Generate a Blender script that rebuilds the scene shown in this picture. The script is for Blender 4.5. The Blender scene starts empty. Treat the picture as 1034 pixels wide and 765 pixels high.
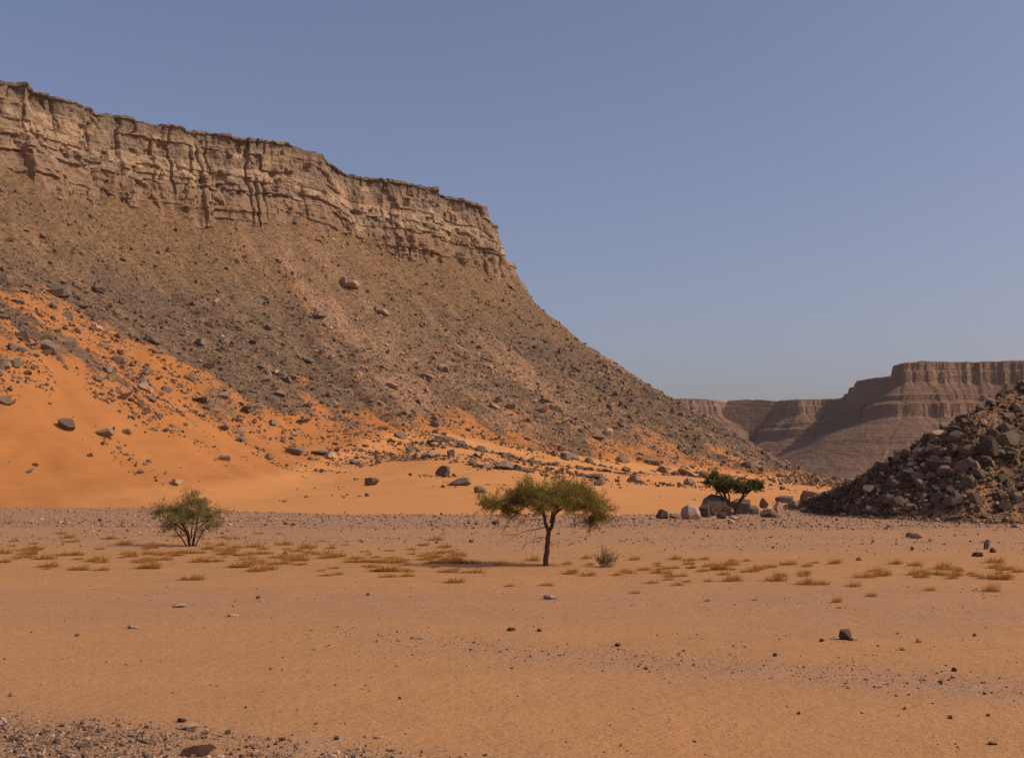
import bpy, bmesh, math, random
import numpy as np
from mathutils import Vector, Matrix

SC = bpy.context.scene
COL = SC.collection
R = math.radians
rng = np.random.default_rng(7)
random.seed(7)

# ------------------------------------------------------------------ camera, sky, sun, exposure
F = 1200.0; CX = 517.0; CY = 382.5; CAMZ = 5.0
PITCH = math.atan((492.0 - CY) / F)
cd = bpy.data.cameras.new('camera'); cam = bpy.data.objects.new('camera', cd); COL.objects.link(cam)
cd.sensor_width = 36.0; cd.lens = F / 1034.0 * 36.0
cd.clip_start = 0.1; cd.clip_end = 30000
cam.location = (0, 0, CAMZ); cam.rotation_euler = (R(90) + PITCH, 0, 0)
SC.camera = cam

SUN_EL = 41.0; SUN_AZ = -12.0      # azimuth measured from +x towards +y (behind the scene)
w = bpy.data.worlds.new('World'); SC.world = w; w.use_nodes = True
nt = w.node_tree
sky = nt.nodes.new('ShaderNodeTexSky'); sky.sky_type = 'NISHITA'; sky.sun_disc = False
sky.sun_elevation = R(SUN_EL); sky.sun_rotation = R(90 - SUN_AZ)
sky.air_density = 1.0; sky.dust_density = 5.5; sky.ozone_density = 1.5; sky.altitude = 700
tint = nt.nodes.new('ShaderNodeMix'); tint.data_type = 'RGBA'; tint.blend_type = 'MULTIPLY'; tint.inputs[0].default_value = 1
tint.inputs[7].default_value = (1.06, 0.91, 0.955, 1)
nt.links.new(sky.outputs[0], tint.inputs[6]); nt.links.new(tint.outputs[2], nt.nodes['Background'].inputs[0])
nt.nodes['Background'].inputs[1].default_value = 0.110
ld = bpy.data.lights.new('sun', 'SUN'); ld.energy = 2.5; ld.angle = R(0.5); ld.color = (1.0, 0.90, 0.66)
sun = bpy.data.objects.new('sun', ld); COL.objects.link(sun)
sdir = Vector((math.cos(R(SUN_EL)) * math.cos(R(SUN_AZ)), math.cos(R(SUN_EL)) * math.sin(R(SUN_AZ)), math.sin(R(SUN_EL))))
sun.rotation_euler = sdir.to_track_quat('Z', 'Y').to_euler(); sun.location = sdir * 400
vs = SC.view_settings
vs.view_transform = 'Standard'; vs.look = 'None'; vs.gamma = 1.0; vs.exposure = 0.13
vs.use_curve_mapping = False

# ------------------------------------------------------------------ numeric helpers
def _hash(ix, iy, seed):
    h = (ix.astype(np.int64) * 374761393 + iy.astype(np.int64) * 668265263 + seed * 974634777) & 0xFFFFFFFF
    h = ((h ^ (h >> 13)) * 1274126177) & 0xFFFFFFFF
    h = ((h ^ (h >> 15)) * 2246822519) & 0xFFFFFFFF
    return ((h ^ (h >> 16)) & 0xFFFFFF) / float(0xFFFFFF)

def vnoise(x, y, seed=0):
    x = np.asarray(x, float); y = np.asarray(y, float)
    x, y = np.broadcast_arrays(x, y)
    ix = np.floor(x); iy = np.floor(y); fx = x - ix; fy = y - iy
    fx = fx * fx * fx * (fx * (fx * 6 - 15) + 10); fy = fy * fy * fy * (fy * (fy * 6 - 15) + 10)
    a = _hash(ix, iy, seed); b = _hash(ix + 1, iy, seed); c = _hash(ix, iy + 1, seed); d = _hash(ix + 1, iy + 1, seed)
    return (a + (b - a) * fx) * (1 - fy) + (c + (d - c) * fx) * fy       # 0..1

def fbm(x, y, seed=0, oct=4):
    x = np.asarray(x, float); y = np.asarray(y, float)
    s = 0.0; a = 0.5; t = 0.0
    for k in range(oct):
        cr, sr = math.cos(k * 1.1), math.sin(k * 1.1)
        s = s + a * (vnoise((x * cr - y * sr) * 2 ** k, (x * sr + y * cr) * 2 ** k, seed + k * 17) * 2 - 1); t += a; a *= 0.5
    return s / t                                                         # -1..1

def sstep(a, b, v):
    t = np.clip((np.asarray(v, float) - a) / (b - a), 0, 1); return t * t * (3 - 2 * t)

ST, CT = math.sin(PITCH), math.cos(PITCH)
def ray(px, py):
    cx = (px - CX) / F; cy = (CY - py) / F
    return np.array([cx, CT - cy * ST, ST + cy * CT])
def at(px, py, Y):
    r = ray(px, py); t = Y / r[1]; return np.array([r[0] * t, Y, CAMZ + r[2] * t])

def poly_dist(px, py, P):
    """distance of points to polyline P (n x 2), and arc length of the nearest point"""
    seg = np.diff(P, axis=0); L = np.hypot(seg[:, 0], seg[:, 1]); S0 = np.concatenate([[0], np.cumsum(L)])
    best = np.full(px.shape, 1e18); arc = np.zeros(px.shape)
    for i in range(len(seg)):
        dx = px - P[i, 0]; dy = py - P[i, 1]
        t = np.clip((dx * seg[i, 0] + dy * seg[i, 1]) / (L[i] ** 2 + 1e-12), 0, 1)
        d2 = (dx - t * seg[i, 0]) ** 2 + (dy - t * seg[i, 1]) ** 2
        m = d2 < best
        best = np.where(m, d2, best); arc = np.where(m, S0[i] + t * L[i], arc)
    return np.sqrt(best), arc

def in_poly(px, py, P):
    ins = np.zeros(px.shape, bool); n = len(P); j = n - 1
    for i in range(n):
        xi, yi = P[i]; xj, yj = P[j]
        c = ((yi > py) != (yj > py)) & (px < (xj - xi) * (py - yi) / (yj - yi + 1e-12) + xi)
        ins ^= c; j = i
    return ins

def dense(P, step):
    P = np.asarray(P, float); seg = np.diff(P, axis=0); L = np.linalg.norm(seg, axis=1); S = np.concatenate([[0], np.cumsum(L)])
    n = max(2, int(S[-1] / step)); s = np.linspace(0, S[-1], n)
    return np.stack([np.interp(s, S, P[:, k]) for k in range(P.shape[1])], 1), s

def smooth_poly(P, width):
    k = max(1, int(width)); Q = P.copy()
    ker = np.hanning(2 * k + 3)[1:-1]; ker /= ker.sum(); m = len(ker) // 2
    for c in range(P.shape[1]):
        Q[:, c] = np.convolve(np.pad(P[:, c], m, mode='reflect', reflect_type='odd'), ker, 'valid')
    return Q

# ------------------------------------------------------------------ mesh helpers
def new_mesh(name, V, T, mat, attrs=None, smooth=False):
    V = np.ascontiguousarray(V, np.float32); T = np.ascontiguousarray(T, np.int32)
    me = bpy.data.meshes.new(name); n, m, k = len(V), len(T), T.shape[1]
    me.vertices.add(n); me.vertices.foreach_set('co', V.ravel())
    me.loops.add(m * k); me.loops.foreach_set('vertex_index', T.ravel())
    me.polygons.add(m)
    me.polygons.foreach_set('loop_start', np.arange(0, m * k, k, dtype=np.int32))
    me.polygons.foreach_set('loop_total', np.full(m, k, np.int32))
    me.polygons.foreach_set('use_smooth', np.full(m, smooth, bool))
    me.update(calc_edges=True)
    for an, av in (attrs or {}).items():
        a = me.attributes.new(an, 'FLOAT', 'POINT'); a.data.foreach_set('value', np.ascontiguousarray(av, np.float32).ravel())
    if mat: me.materials.append(mat)
    return me

def link(name, me, parent=None, loc=(0, 0, 0)):
    o = bpy.data.objects.new(name, me); COL.objects.link(o); o.location = loc
    if parent: o.parent = parent
    return o

def tag(o, label=None, cat=None, group=None, kind=None):
    if label: o['label'] = label
    if cat: o['category'] = cat
    if group: o['group'] = group
    if kind: o['kind'] = kind
    return o

def grid_faces(nr, nc, flip=False):
    i = np.arange(nr - 1)[:, None] * nc + np.arange(nc - 1)[None, :]
    f = np.stack([i, i + 1, i + nc + 1, i + nc], -1).reshape(-1, 4)
    return f[:, ::-1] if flip else f

# ------------------------------------------------------------------ material helpers
class NT:
    def __init__(s, name, rough=0.95):
        s.m = bpy.data.materials.new(name); s.m.use_nodes = True; s.t = s.m.node_tree
        s.b = s.t.nodes['Principled BSDF']; s.b.inputs['Roughness'].default_value = rough
        s.b.inputs['Specular IOR Level'].default_value = 0.15
    def n(s, typ, **kw):
        nd = s.t.nodes.new(typ)
        for k, v in kw.items(): setattr(nd, k, v)
        return nd
    def put(s, sock, v):
        if isinstance(v, bpy.types.NodeSocket): s.t.links.new(v, sock)
        elif isinstance(v, (tuple, list)) and sock.type == 'RGBA': sock.default_value = (*v[:3], 1)
        else: sock.default_value = v
    def pos(s): return s.n('ShaderNodeNewGeometry').outputs['Position']
    def attr(s, name): return s.n('ShaderNodeAttribute', attribute_name=name).outputs['Fac']
    def rnd(s): return s.n('ShaderNodeObjectInfo').outputs['Random']
    def math(s, op, a, b=0.0, c=0.0, clamp=False):
        nd = s.n('ShaderNodeMath', operation=op, use_clamp=clamp)
        for i, v in enumerate((a, b, c)): s.put(nd.inputs[i], v)
        return nd.outputs[0]
    def scale(s, v, xyz):
        nd = s.n('ShaderNodeVectorMath', operation='MULTIPLY'); s.put(nd.inputs[0], v); nd.inputs[1].default_value = xyz; return nd.outputs[0]
    def noise(s, v, sc, det=4, rough=0.55, dist=0.0):
        nd = s.n('ShaderNodeTexNoise'); s.put(nd.inputs['Vector'], v)
        nd.inputs['Scale'].default_value = sc; nd.inputs['Detail'].default_value = det; nd.inputs['Roughness'].default_value = rough
        nd.inputs['Distortion'].default_value = dist
        return nd.outputs['Fac']
    def voro(s, v, sc, feat='F1', out='Distance'):
        nd = s.n('ShaderNodeTexVoronoi', feature=feat); s.put(nd.inputs['Vector'], v); nd.inputs['Scale'].default_value = sc
        return nd.outputs[out]
    def ramp(s, f, a, b):                                # smooth 0..1 between a and b
        nd = s.n('ShaderNodeMapRange', interpolation_type='SMOOTHSTEP'); s.put(nd.inputs[0], f)
        nd.inputs[1].default_value = a; nd.inputs[2].default_value = b; return nd.outputs[0]
    def mix(s, f, a, b):
        nd = s.n('ShaderNodeMix', data_type='RGBA'); s.put(nd.inputs[0], f); s.put(nd.inputs[6], a); s.put(nd.inputs[7], b); return nd.outputs[2]
    def mul(s, c, f):
        nd = s.n('ShaderNodeMix', data_type='RGBA', blend_type='MULTIPLY'); nd.inputs[0].default_value = 1
        s.put(nd.inputs[6], c); 
        cc = s.n('ShaderNodeCombineColor')
        for i in range(3): s.put(cc.inputs[i], f)
        s.t.links.new(cc.outputs[0], nd.inputs[7]); return nd.outputs[2]
    def bump(s, h, dist, strength=1.0):
        nd = s.n('ShaderNodeBump'); nd.inputs['Strength'].default_value = strength; nd.inputs['Distance'].default_value = dist
        s.put(nd.inputs['Height'], h); s.t.links.new(nd.outputs[0], s.b.inputs['Normal'])
    def col(s, c): s.put(s.b.inputs['Base Color'], c); return s.m

SAND_SLOPE = (0.385, 0.154, 0.046)
SAND_PLAIN = (0.405, 0.202, 0.086)

def mat_ground():
    t = NT('ground_sand'); p = t.pos(); g = t.attr('gravel')
    n1 = t.noise(p, 0.06, 5); n2 = t.noise(p, 0.7, 5, 0.65); n3 = t.noise(p, 9.0, 3, 0.7)
    c = t.mix(t.ramp(n1, 0.35, 0.65), SAND_PLAIN, (0.43, 0.209, 0.086))
    c = t.mix(t.math('MULTIPLY', t.ramp(n2, 0.5, 0.75), 0.3), c, (0.38, 0.19, 0.09))
    # grit speckles: small stones too small to model, thicker where there is gravel
    v = t.voro(t.scale(p, (1, 0.8, 1)), 26.0, out='Color'); sepc = t.n('ShaderNodeSeparateColor'); t.put(sepc.inputs[0], v)
    gm = t.math('MULTIPLY', g, t.ramp(n2, 0.25, 0.62))
    c = t.mix(t.math('MULTIPLY', gm, 0.85), c, t.mix(sepc.outputs[0], (0.26, 0.148, 0.088), (0.43, 0.26, 0.165)))
    sp = t.ramp(t.math('SUBTRACT', sepc.outputs[1], t.math('MULTIPLY', g, 0.25)), 0.10, 0.03)
    c = t.mix(t.math('MULTIPLY', sp, 0.5), c, (0.16, 0.10, 0.07))
    c = t.mul(c, t.math('ADD', 0.90, t.math('MULTIPLY', t.noise(p, 0.35, 5, .7), 0.20)))
    c = t.mul(c, t.math('ADD', 0.78, t.math('ADD', t.math('MULTIPLY', n3, 0.28), t.math('MULTIPLY', t.noise(t.scale(p, (0.05, 0.30, 1)), 1.0, 4, .6, 0.5), 0.16))))
    h = t.math('ADD', t.math('MULTIPLY', n2, 1.0), t.math('ADD', t.math('MULTIPLY', n3, 0.25), t.math('MULTIPLY', t.noise(p, 3.0, 4, .6), 0.5)))
    t.bump(h, 0.13, 0.85)
    return t.col(c)

def mat_scree():
    t = NT('scree_and_sand'); p = t.pos(); sd = t.attr('sand'); tan = t.attr('tan'); gry = t.attr('grey')
    n1 = t.noise(p, 0.03, 5, 0.6); n2 = t.noise(p, 0.35, 5, 0.7); n3 = t.noise(p, 1.6, 3, 0.7)
    vc = t.voro(p, 0.8, out='Color'); sep = t.n('ShaderNodeSeparateColor'); t.put(sep.inputs[0], vc)
    c = t.mix(t.ramp(n1, 0.35, 0.65), (0.235, 0.132, 0.066), (0.19, 0.115, 0.062))
    c = t.mix(t.math('MULTIPLY', gry, 0.85), c, (0.155, 0.103, 0.07))
    c = t.mix(t.math('MULTIPLY', tan, 0.85), c, (0.36, 0.205, 0.12))
    c = t.mul(c, t.math('ADD', 0.62, t.math('MULTIPLY', sep.outputs[0], 0.76)))
    c = t.mul(c, t.math('ADD', 0.75, t.math('MULTIPLY', n2, 0.5)))
    sm = t.ramp(t.math('ADD', sd, t.math('MULTIPLY', t.math('SUBTRACT', t.noise(p, 0.5, 4, .75), 0.5), 1.1)), 0.42, 0.58)
    sc = t.mix(t.ramp(t.noise(p, 0.025, 4), 0.35, 0.7), SAND_SLOPE, (0.36, 0.138, 0.041))
    sc = t.mix(t.attr('apron'), sc, (0.53, 0.232, 0.078))
    sc = t.mul(sc, t.math('ADD', 0.84, t.math('ADD', t.math('MULTIPLY', t.noise(p, 0.9, 4, .7), 0.16), t.math('MULTIPLY', t.noise(t.scale(p, (0.12, 0.12, 0.5)), 1.0, 4, .6), 0.16))))
    c = t.mix(sm, c, sc)
    rock = t.math('ADD', t.math('MULTIPLY', sep.outputs[1], 0.7), t.math('ADD', n2, n3))
    sandh = t.math('ADD', 1.2, t.math('MULTIPLY', t.noise(p, 0.5, 3), 0.22))
    mx = t.n('ShaderNodeMix'); t.put(mx.inputs[0], sm); t.put(mx.inputs[2], rock); t.put(mx.inputs[3], sandh)
    t.bump(mx.outputs[0], 0.9, 0.9)
    return t.col(c)

def mat_cliff():
    t = NT('cliff_rock'); p = t.pos(); lay = t.attr('tone'); cap = t.attr('cap'); low = t.attr('low')
    warp = t.noise(p, 0.08, 3)
    band = t.noise(t.scale(p, (0.02, 0.02, 0.55)), 1.0, 5, 0.65)
    col_ = t.noise(t.scale(p, (0.4, 0.4, 0.09)), 1.0, 5, 0.7)
    n2 = t.noise(p, 0.7, 5, 0.7)
    c = t.mix(t.ramp(lay, 0.2, 0.8), (0.26, 0.175, 0.112), (0.41, 0.275, 0.17))
    c = t.mix(t.math('MULTIPLY', t.ramp(band, 0.5, 0.68), 0.75), c, (0.185, 0.135, 0.095))
    c = t.mix(t.math('MULTIPLY', t.ramp(col_, 0.52, 0.72), 0.75), c, (0.15, 0.108, 0.075))
    c = t.mix(t.math('MULTIPLY', t.ramp(warp, 0.54, 0.66), 0.75), c, (0.52, 0.34, 0.21))
    c = t.mix(t.math('MULTIPLY', t.ramp(t.math('ADD', low, t.math('MULTIPLY', n2, 0.6)), 0.55, 1.0), 0.8), c, (0.265, 0.16, 0.097))
    c = t.mix(t.math('MULTIPLY', cap, 0.8), c, (0.165, 0.118, 0.083))
    c = t.mul(c, t.math('ADD', 0.7, t.math('MULTIPLY', n2, 0.6)))
    h = t.math('ADD', t.math('MULTIPLY', band, 1.2), t.math('ADD', t.math('MULTIPLY', col_, 1.0), t.math('MULTIPLY', n2, 0.9)))
    t.bump(h, 1.3, 0.9)
    return t.col(c)

def mat_far():
    t = NT('far_canyon_rock'); p = t.pos(); st = t.attr('steep')
    band = t.noise(t.scale(p, (0.012, 0.012, 0.16)), 1.0, 5, 0.7, 0.6)
    n1 = t.noise(p, 0.012, 5, 0.65); n2 = t.noise(p, 0.09, 4, 0.7)
    c = t.mix(t.ramp(n1, 0.35, 0.65), (0.165, 0.092, 0.058), (0.22, 0.12, 0.073))
    c = t.mix(t.math('MULTIPLY', t.ramp(band, 0.45, 0.65), 0.6), c, (0.13, 0.078, 0.056))
    c = t.mix(t.math('MULTIPLY', st, 0.6), c, (0.30, 0.18, 0.12))
    c = t.mul(c, t.math('ADD', 0.7, t.math('MULTIPLY', n2, 0.6)))
    t.bump(t.math('ADD', t.math('MULTIPLY', n2, 1.0), t.math('MULTIPLY', band, 1.0)), 6.0, 0.9)
    return t.col(c)

def mat_hill():
    t = NT('rubble_hill_soil'); p = t.pos(); sd = t.attr('sand')
    n2 = t.noise(p, 0.9, 5, 0.7); n1 = t.noise(p, 0.15, 4)
    vc = t.voro(p, 1.6, out='Color'); sep = t.n('ShaderNodeSeparateColor'); t.put(sep.inputs[0], vc)
    c = t.mix(t.ramp(n1, 0.35, 0.65), (0.14, 0.08, 0.046), (0.22, 0.118, 0.062))
    c = t.mix(t.math('MULTIPLY', sd, 0.8), c, (0.36, 0.175, 0.075))
    c = t.mul(c, t.math('ADD', 0.6, t.math('MULTIPLY', sep.outputs[0], 0.8)))
    t.bump(t.math('ADD', n2, sep.outputs[1]), 0.5, 0.9)
    return t.col(c)

def mat_rock_stuff(name, dark, mid, pale):
    t = NT(name); p = t.pos(); tone = t.attr('tone')
    c = t.mix(t.ramp(tone, 0.0, 0.6), dark, mid); c = t.mix(t.ramp(tone, 0.62, 1.0), c, pale)
    n = t.noise(p, 3.0, 4, .7)
    c = t.mul(c, t.math('ADD', 0.75, t.math('MULTIPLY', n, 0.5)))
    return t.col(c)

def mat_boulder(name, a, b, sc=1.5, stain=(0.09, 0.062, 0.045)):
    t = NT(name); r = t.rnd()
    p = t.n('ShaderNodeTexCoord').outputs['Object']
    n1 = t.noise(p, sc, 5, .65); n2 = t.noise(p, sc * 7, 4, .7)
    c = t.mix(r, a, b)
    c = t.mix(t.math('MULTIPLY', t.ramp(n1, 0.5, 0.7), 0.55), c, stain)
    c = t.mul(c, t.math('ADD', 0.72, t.math('MULTIPLY', n2, 0.56)))
    t.bump(t.math('ADD', n1, t.math('MULTIPLY', n2, 0.6)), 0.12, 0.8)
    return t.col(c)

def mat_plain(name, a, b, sc=6.0, transl=0.0):
    t = NT(name, 0.8); p = t.n('ShaderNodeTexCoord').outputs['Object']
    c = t.mix(t.ramp(t.noise(p, sc, 3), 0.3, 0.7), a, b)
    return t.col(c)

def mat_leaf(name, a, b):
    t = NT(name, 0.7); tone = t.attr('tone')
    c = t.mix(tone, a, b)
    t.col(c)
    tr = t.n('ShaderNodeBsdfTranslucent'); t.put(tr.inputs[0], c)
    mx = t.n('ShaderNodeMixShader'); mx.inputs[0].default_value = 0.25
    t.t.links.new(t.b.outputs[0], mx.inputs[1]); t.t.links.new(tr.outputs[0], mx.inputs[2])
    t.t.links.new(mx.outputs[0], t.t.nodes['Material Output'].inputs[0])
    return t.m

M = dict(
    ground=mat_ground(), scree=mat_scree(), cliff=mat_cliff(), far=mat_far(), hill=mat_hill(),
    rub=mat_rock_stuff('scree_rubble', (0.10, 0.065, 0.045), (0.215, 0.132, 0.082), (0.42, 0.25, 0.155)),
    rubdark=mat_rock_stuff('dark_rubble', (0.06, 0.038, 0.025), (0.17, 0.106, 0.066), (0.36, 0.24, 0.16)),
    gravel=mat_rock_stuff('gravel_stone', (0.085, 0.05, 0.035), (0.25, 0.15, 0.095), (0.46, 0.32, 0.225)),
    grey=mat_boulder('grey_boulder', (0.13, 0.092, 0.066), (0.23, 0.165, 0.12), 0.5),
    tan=mat_boulder('tan_boulder', (0.33, 0.205, 0.125), (0.44, 0.29, 0.19), 0.5, (0.22, 0.14, 0.09)),
    dark=mat_boulder('dark_boulder', (0.08, 0.052, 0.037), (0.19, 0.125, 0.088), 0.6, (0.045, 0.032, 0.026)),
    pale=mat_boulder('pale_boulder', (0.31, 0.215, 0.152), (0.38, 0.26, 0.18), 0.7, (0.23, 0.15, 0.10)),
    rust=mat_boulder('rust_stone', (0.10, 0.045, 0.03), (0.15, 0.07, 0.045), 4.0, (0.05, 0.025, 0.02)),
    bark=mat_plain('acacia_bark', (0.06, 0.036, 0.024), (0.10, 0.062, 0.042)),
    twig=mat_plain('dry_twig', (0.13, 0.085, 0.055), (0.19, 0.12, 0.075)),
    leaf=mat_leaf('acacia_leaf', (0.13, 0.098, 0.018), (0.29, 0.212, 0.05)),
    leaf2=mat_leaf('bush_leaf', (0.125, 0.105, 0.03), (0.28, 0.22, 0.085)),
    leaf3=mat_leaf('dark_acacia_leaf', (0.062, 0.058, 0.012), (0.15, 0.13, 0.034)),
    shrub=mat_leaf('shrub_leaf', (0.15, 0.115, 0.05), (0.27, 0.205, 0.10)),
    straw=mat_leaf('dry_grass', (0.37, 0.175, 0.042), (0.55, 0.285, 0.08)),
)

# ------------------------------------------------------------------ terrain fields
def G(x, y):
    """height of the plain"""
    x = np.asarray(x, float); y = np.asarray(y, float)
    z = 0.0125 * (np.clip(y, 250, 2600) - 250) * sstep(230, 420, y)
    z = z + 0.22 * fbm(x / 34, y / 26, 11, 3) * sstep(20, 60, y) + 0.05 * fbm(x / 4.5, y / 4.5, 12, 3)
    z = z + 0.9 * sstep(150, 330, y) * sstep(-40, -110, x)                       # gravel bank at the foot of the sand
    z = z + 3.2 * sstep(17, -3, y)                                               # rise under the viewpoint
    z = z + 0.35 * sstep(0, 9, (27.5 - (x + 12) * 0.5) - y) * sstep(14, 22, y)   # pebbly bank
    return z

def hit(px, py, zf, y0=15.0, y1=1100.0, step=0.5):
    r = ray(px, py); Y = np.arange(y0, y1, step); t = Y / r[1]
    X = r[0] * t; Z = CAMZ + r[2] * t; d = Z - zf(X, Y)
    k = np.argmax(d < 0)
    if not (d < 0).any(): return None
    if k == 0: k = 1
    a, b = d[k - 1], d[k]; f = a / (a - b); y = Y[k - 1] + f * step
    return np.array([r[0] * y / r[1], y, CAMZ + r[2] * y / r[1]])

# --- rim of the big mesa, from its skyline
H = 200.0
SKY = [(-330, -30), (-200, 25), (-90, 58), (0, 82), (40, 92), (80, 107), (130, 122), (190, 135), (230, 140), (290, 145), (320, 156),
       (350, 177), (380, 181), (430, 190), (450, 200), (485, 210), (497, 222)]
rim = []
for px, py in SKY:
    r = ray(px, py); Yd = (H - CAMZ) / r[2] * r[1]
    lin = np.interp(px, [-330, 0, 497], [390, 584, 850])
    rim.append(at(px, py, 0.5 * Yd + 0.5 * lin))
tip = rim[-1]
for ox, oy in ((6, 14), (4, 34), (-12, 70), (-60, 150), (-160, 260), (-420, 420), (-900, 520)):
    rim.append(np.array([tip[0] + ox, tip[1] + oy, H]))
RIM, RS = dense(np.array(rim), 0.7)
RIM = smooth_poly(RIM, 9)
RIMC = dense(smooth_poly(RIM, 30), 9.0)[0]                # coarse rim used for the distance field
RPOLY = np.vstack([RIMC[:, :2], [(-2500, 1800), (-2500, 200)]])
PD = [0, 8, 28, 70, 120, 169, 225, 262, 400]; PZ = [166, 164, 138, 101, 68, 42, 9, -12, -70]
TOE = np.array([hit(px, py, G)[:2] for px, py in ((-300, 500), (-120, 501), (0, 505), (100, 512), (200, 517), (300, 519.5), (450, 520.5), (600, 520.5), (690, 518.5), (745, 515))]
               + [(95, 330), (140, 480), (190, 640), (260, 800), (300, 1000)])
TOE[:3, 1] = [250, 330, 356]; TOE[:3, 0] = [-205, -182, -155]
TPOLY = np.vstack([TOE, [(-300, 1600), (-1500, 1600), (-1500, 200), (-300, 215)]])

def slope_fields(X, Y):
    d, s = poly_dist(X, Y, RIMC[:, :2]); ins = in_poly(X, Y, RPOLY); d = np.where(ins, -d, d)
    e, _ = poly_dist(X, Y, TOE); e = np.where(in_poly(X, Y, TPOLY), e, -e)
    zcb = np.interp(X, [-260, -150], [-11, 0])
    zt = np.interp(np.clip(d, 0, 400), PD, PZ) + zcb * np.clip(1 - d / 140, 0, 1)
    zt = np.where(d < 0, 160 + zcb, zt)
    act = sstep(4, 40, d); U_ = X * 0.678 + Y * 0.734; W_ = X * 0.734 - Y * 0.678
    gul = 1 - 2 * np.abs(fbm(s / 26 + 0.6 * fbm(s / 40, d / 60, 28, 2), d / 260, 21, 3))
    zt = zt + act * (2.6 * gul * sstep(20, 70, d) + 1.2 * fbm(U_ / 8, W_ / 60, 29, 3) + 1.9 * fbm(X / 12, Y / 12, 22, 4) + 0.5 * fbm(X / 3.6, Y / 3.6, 23, 2))
    zt = zt + (1 - sstep(0, 48, d)) * (7.0 * fbm(s / 30, d / 90, 24, 2) + 4.0 * fbm(s / 9, d / 40, 20, 2) + 1.5)
    for _ in range(3):
        for ax_ in (0, 1):
            c_ = np.cumsum(np.pad(e, [(9, 8) if k_ == ax_ else (0, 0) for k_ in (0, 1)], mode='edge'), axis=ax_)
            c_ = np.concatenate([np.zeros_like(np.take(c_, [0], ax_)), c_], ax_); n_ = e.shape[ax_]
            e = (np.take(c_, np.arange(17, 17 + n_), ax_) - np.take(c_, np.arange(0, n_), ax_)) / 17.0
    ep = np.clip(e + 7 * fbm(X / 20, Y / 20, 19, 4), -60, 400)
    za = G(X, Y) + np.where(ep > 0, 0.030 * ep + 0.00050 * ep ** 2, 0.05 * ep) + 0.5 * sstep(0, 60, ep) * fbm(X / 40, Y / 40, 25, 3)
    za = np.where(e > 330, -50, za)
    k = 14.0; dz = za - zt; z = np.maximum(za, zt) + k * 0.25 * np.clip(1 - np.abs(dz) / k, 0, 1) ** 2
    zb = np.interp(X, [-400, -260, -194, -150, -113, -87, -50, -8, 41, 70, 88, 126, 170, 230], [95, 88, 74, 56, 43, 41, 36, 30, 27, 30, 34, 21, 7, -10])
    streak = fbm((X * 0.678 + Y * 0.734) / 6, (X * 0.734 - Y * 0.678) / 60, 26, 4); patch = fbm(X / 26, Y / 26, 27, 4)
    lowclear = sstep(30, 4, z) 
    v = (zb - z) + 22 * patch + 14 * streak
    sand = np.clip(0.5 + v / 42, 0, 1)
    sand = np.maximum(sand, sstep(-1.5, 1.0, dz))
    sand = np.maximum(sand, 0.55 * lowclear + 0.45 * lowclear * lowclear)
    return z, d, s, sand, e, zb, sstep(-3, 3, dz) * sstep(-120, -60, X)

# heightfield of scree and sand slope
GX = np.arange(-400, 342, 1.6); GY = np.arange(165, 1160, 1.6)
XX, YY = np.meshgrid(GX, GY)
TZ, TD, TS, TSAND, TE, TZB, TAPR = slope_fields(XX, YY)
def bil(A, X, Y):
    u = np.clip((np.asarray(X) - GX[0]) / 1.6, 0, len(GX) - 1.001); v = np.clip((np.asarray(Y) - GY[0]) / 1.6, 0, len(GY) - 1.001)
    i = u.astype(int); j = v.astype(int); fu = u - i; fv = v - j
    return (A[j, i] * (1 - fu) + A[j, i + 1] * fu) * (1 - fv) + (A[j + 1, i] * (1 - fu) + A[j + 1, i + 1] * fu) * fv
S290 = poly_dist(np.array([at(292, 145, 680)[0]]), np.array([680.0]), RIMC[:, :2])[1][0]
w_ = TS - S290 + 9 * fbm(TD / 40, TS / 60, 31, 3)
TTAN = np.exp(-(w_ / 22) ** 2) * sstep(8, 30, TD) * (1 - sstep(150, 215, TD)) + 0.55 * np.exp(-((TS - S290 - 95 - 10 * fbm(TD / 30, TS / 50, 32, 3)) / 30) ** 2) * sstep(60, 100, TD)
TTAN = np.clip(TTAN * (0.7 + 0.9 * fbm(TS / 5, TD / 40, 33, 3)) + 0.5 * sstep(0.1, 0.6, fbm(TS / 6, TD / 110, 35, 3)) * sstep(15, 50, TD), 0, 1)
TGREY = np.clip(sstep(45, 95, TD) * (0.75 + 0.7 * fbm(TS / 25, TD / 90, 34, 4)), 0, 1) * (1 - TTAN)
V = np.stack([XX, YY, TZ], -1).reshape(-1, 3)
tag(link('scree_slope', new_mesh('scree_slope', V, grid_faces(len(GY), len(GX)), M['scree'], {'sand': TSAND, 'tan': TTAN, 'grey': TGREY, 'apron': TAPR}, True)),
    'brown scree slope with orange sand banked against its foot', 'slope', kind='structure')
def TF(X, Y): return np.maximum(bil(TZ, X, Y), G(X, Y))

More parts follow.
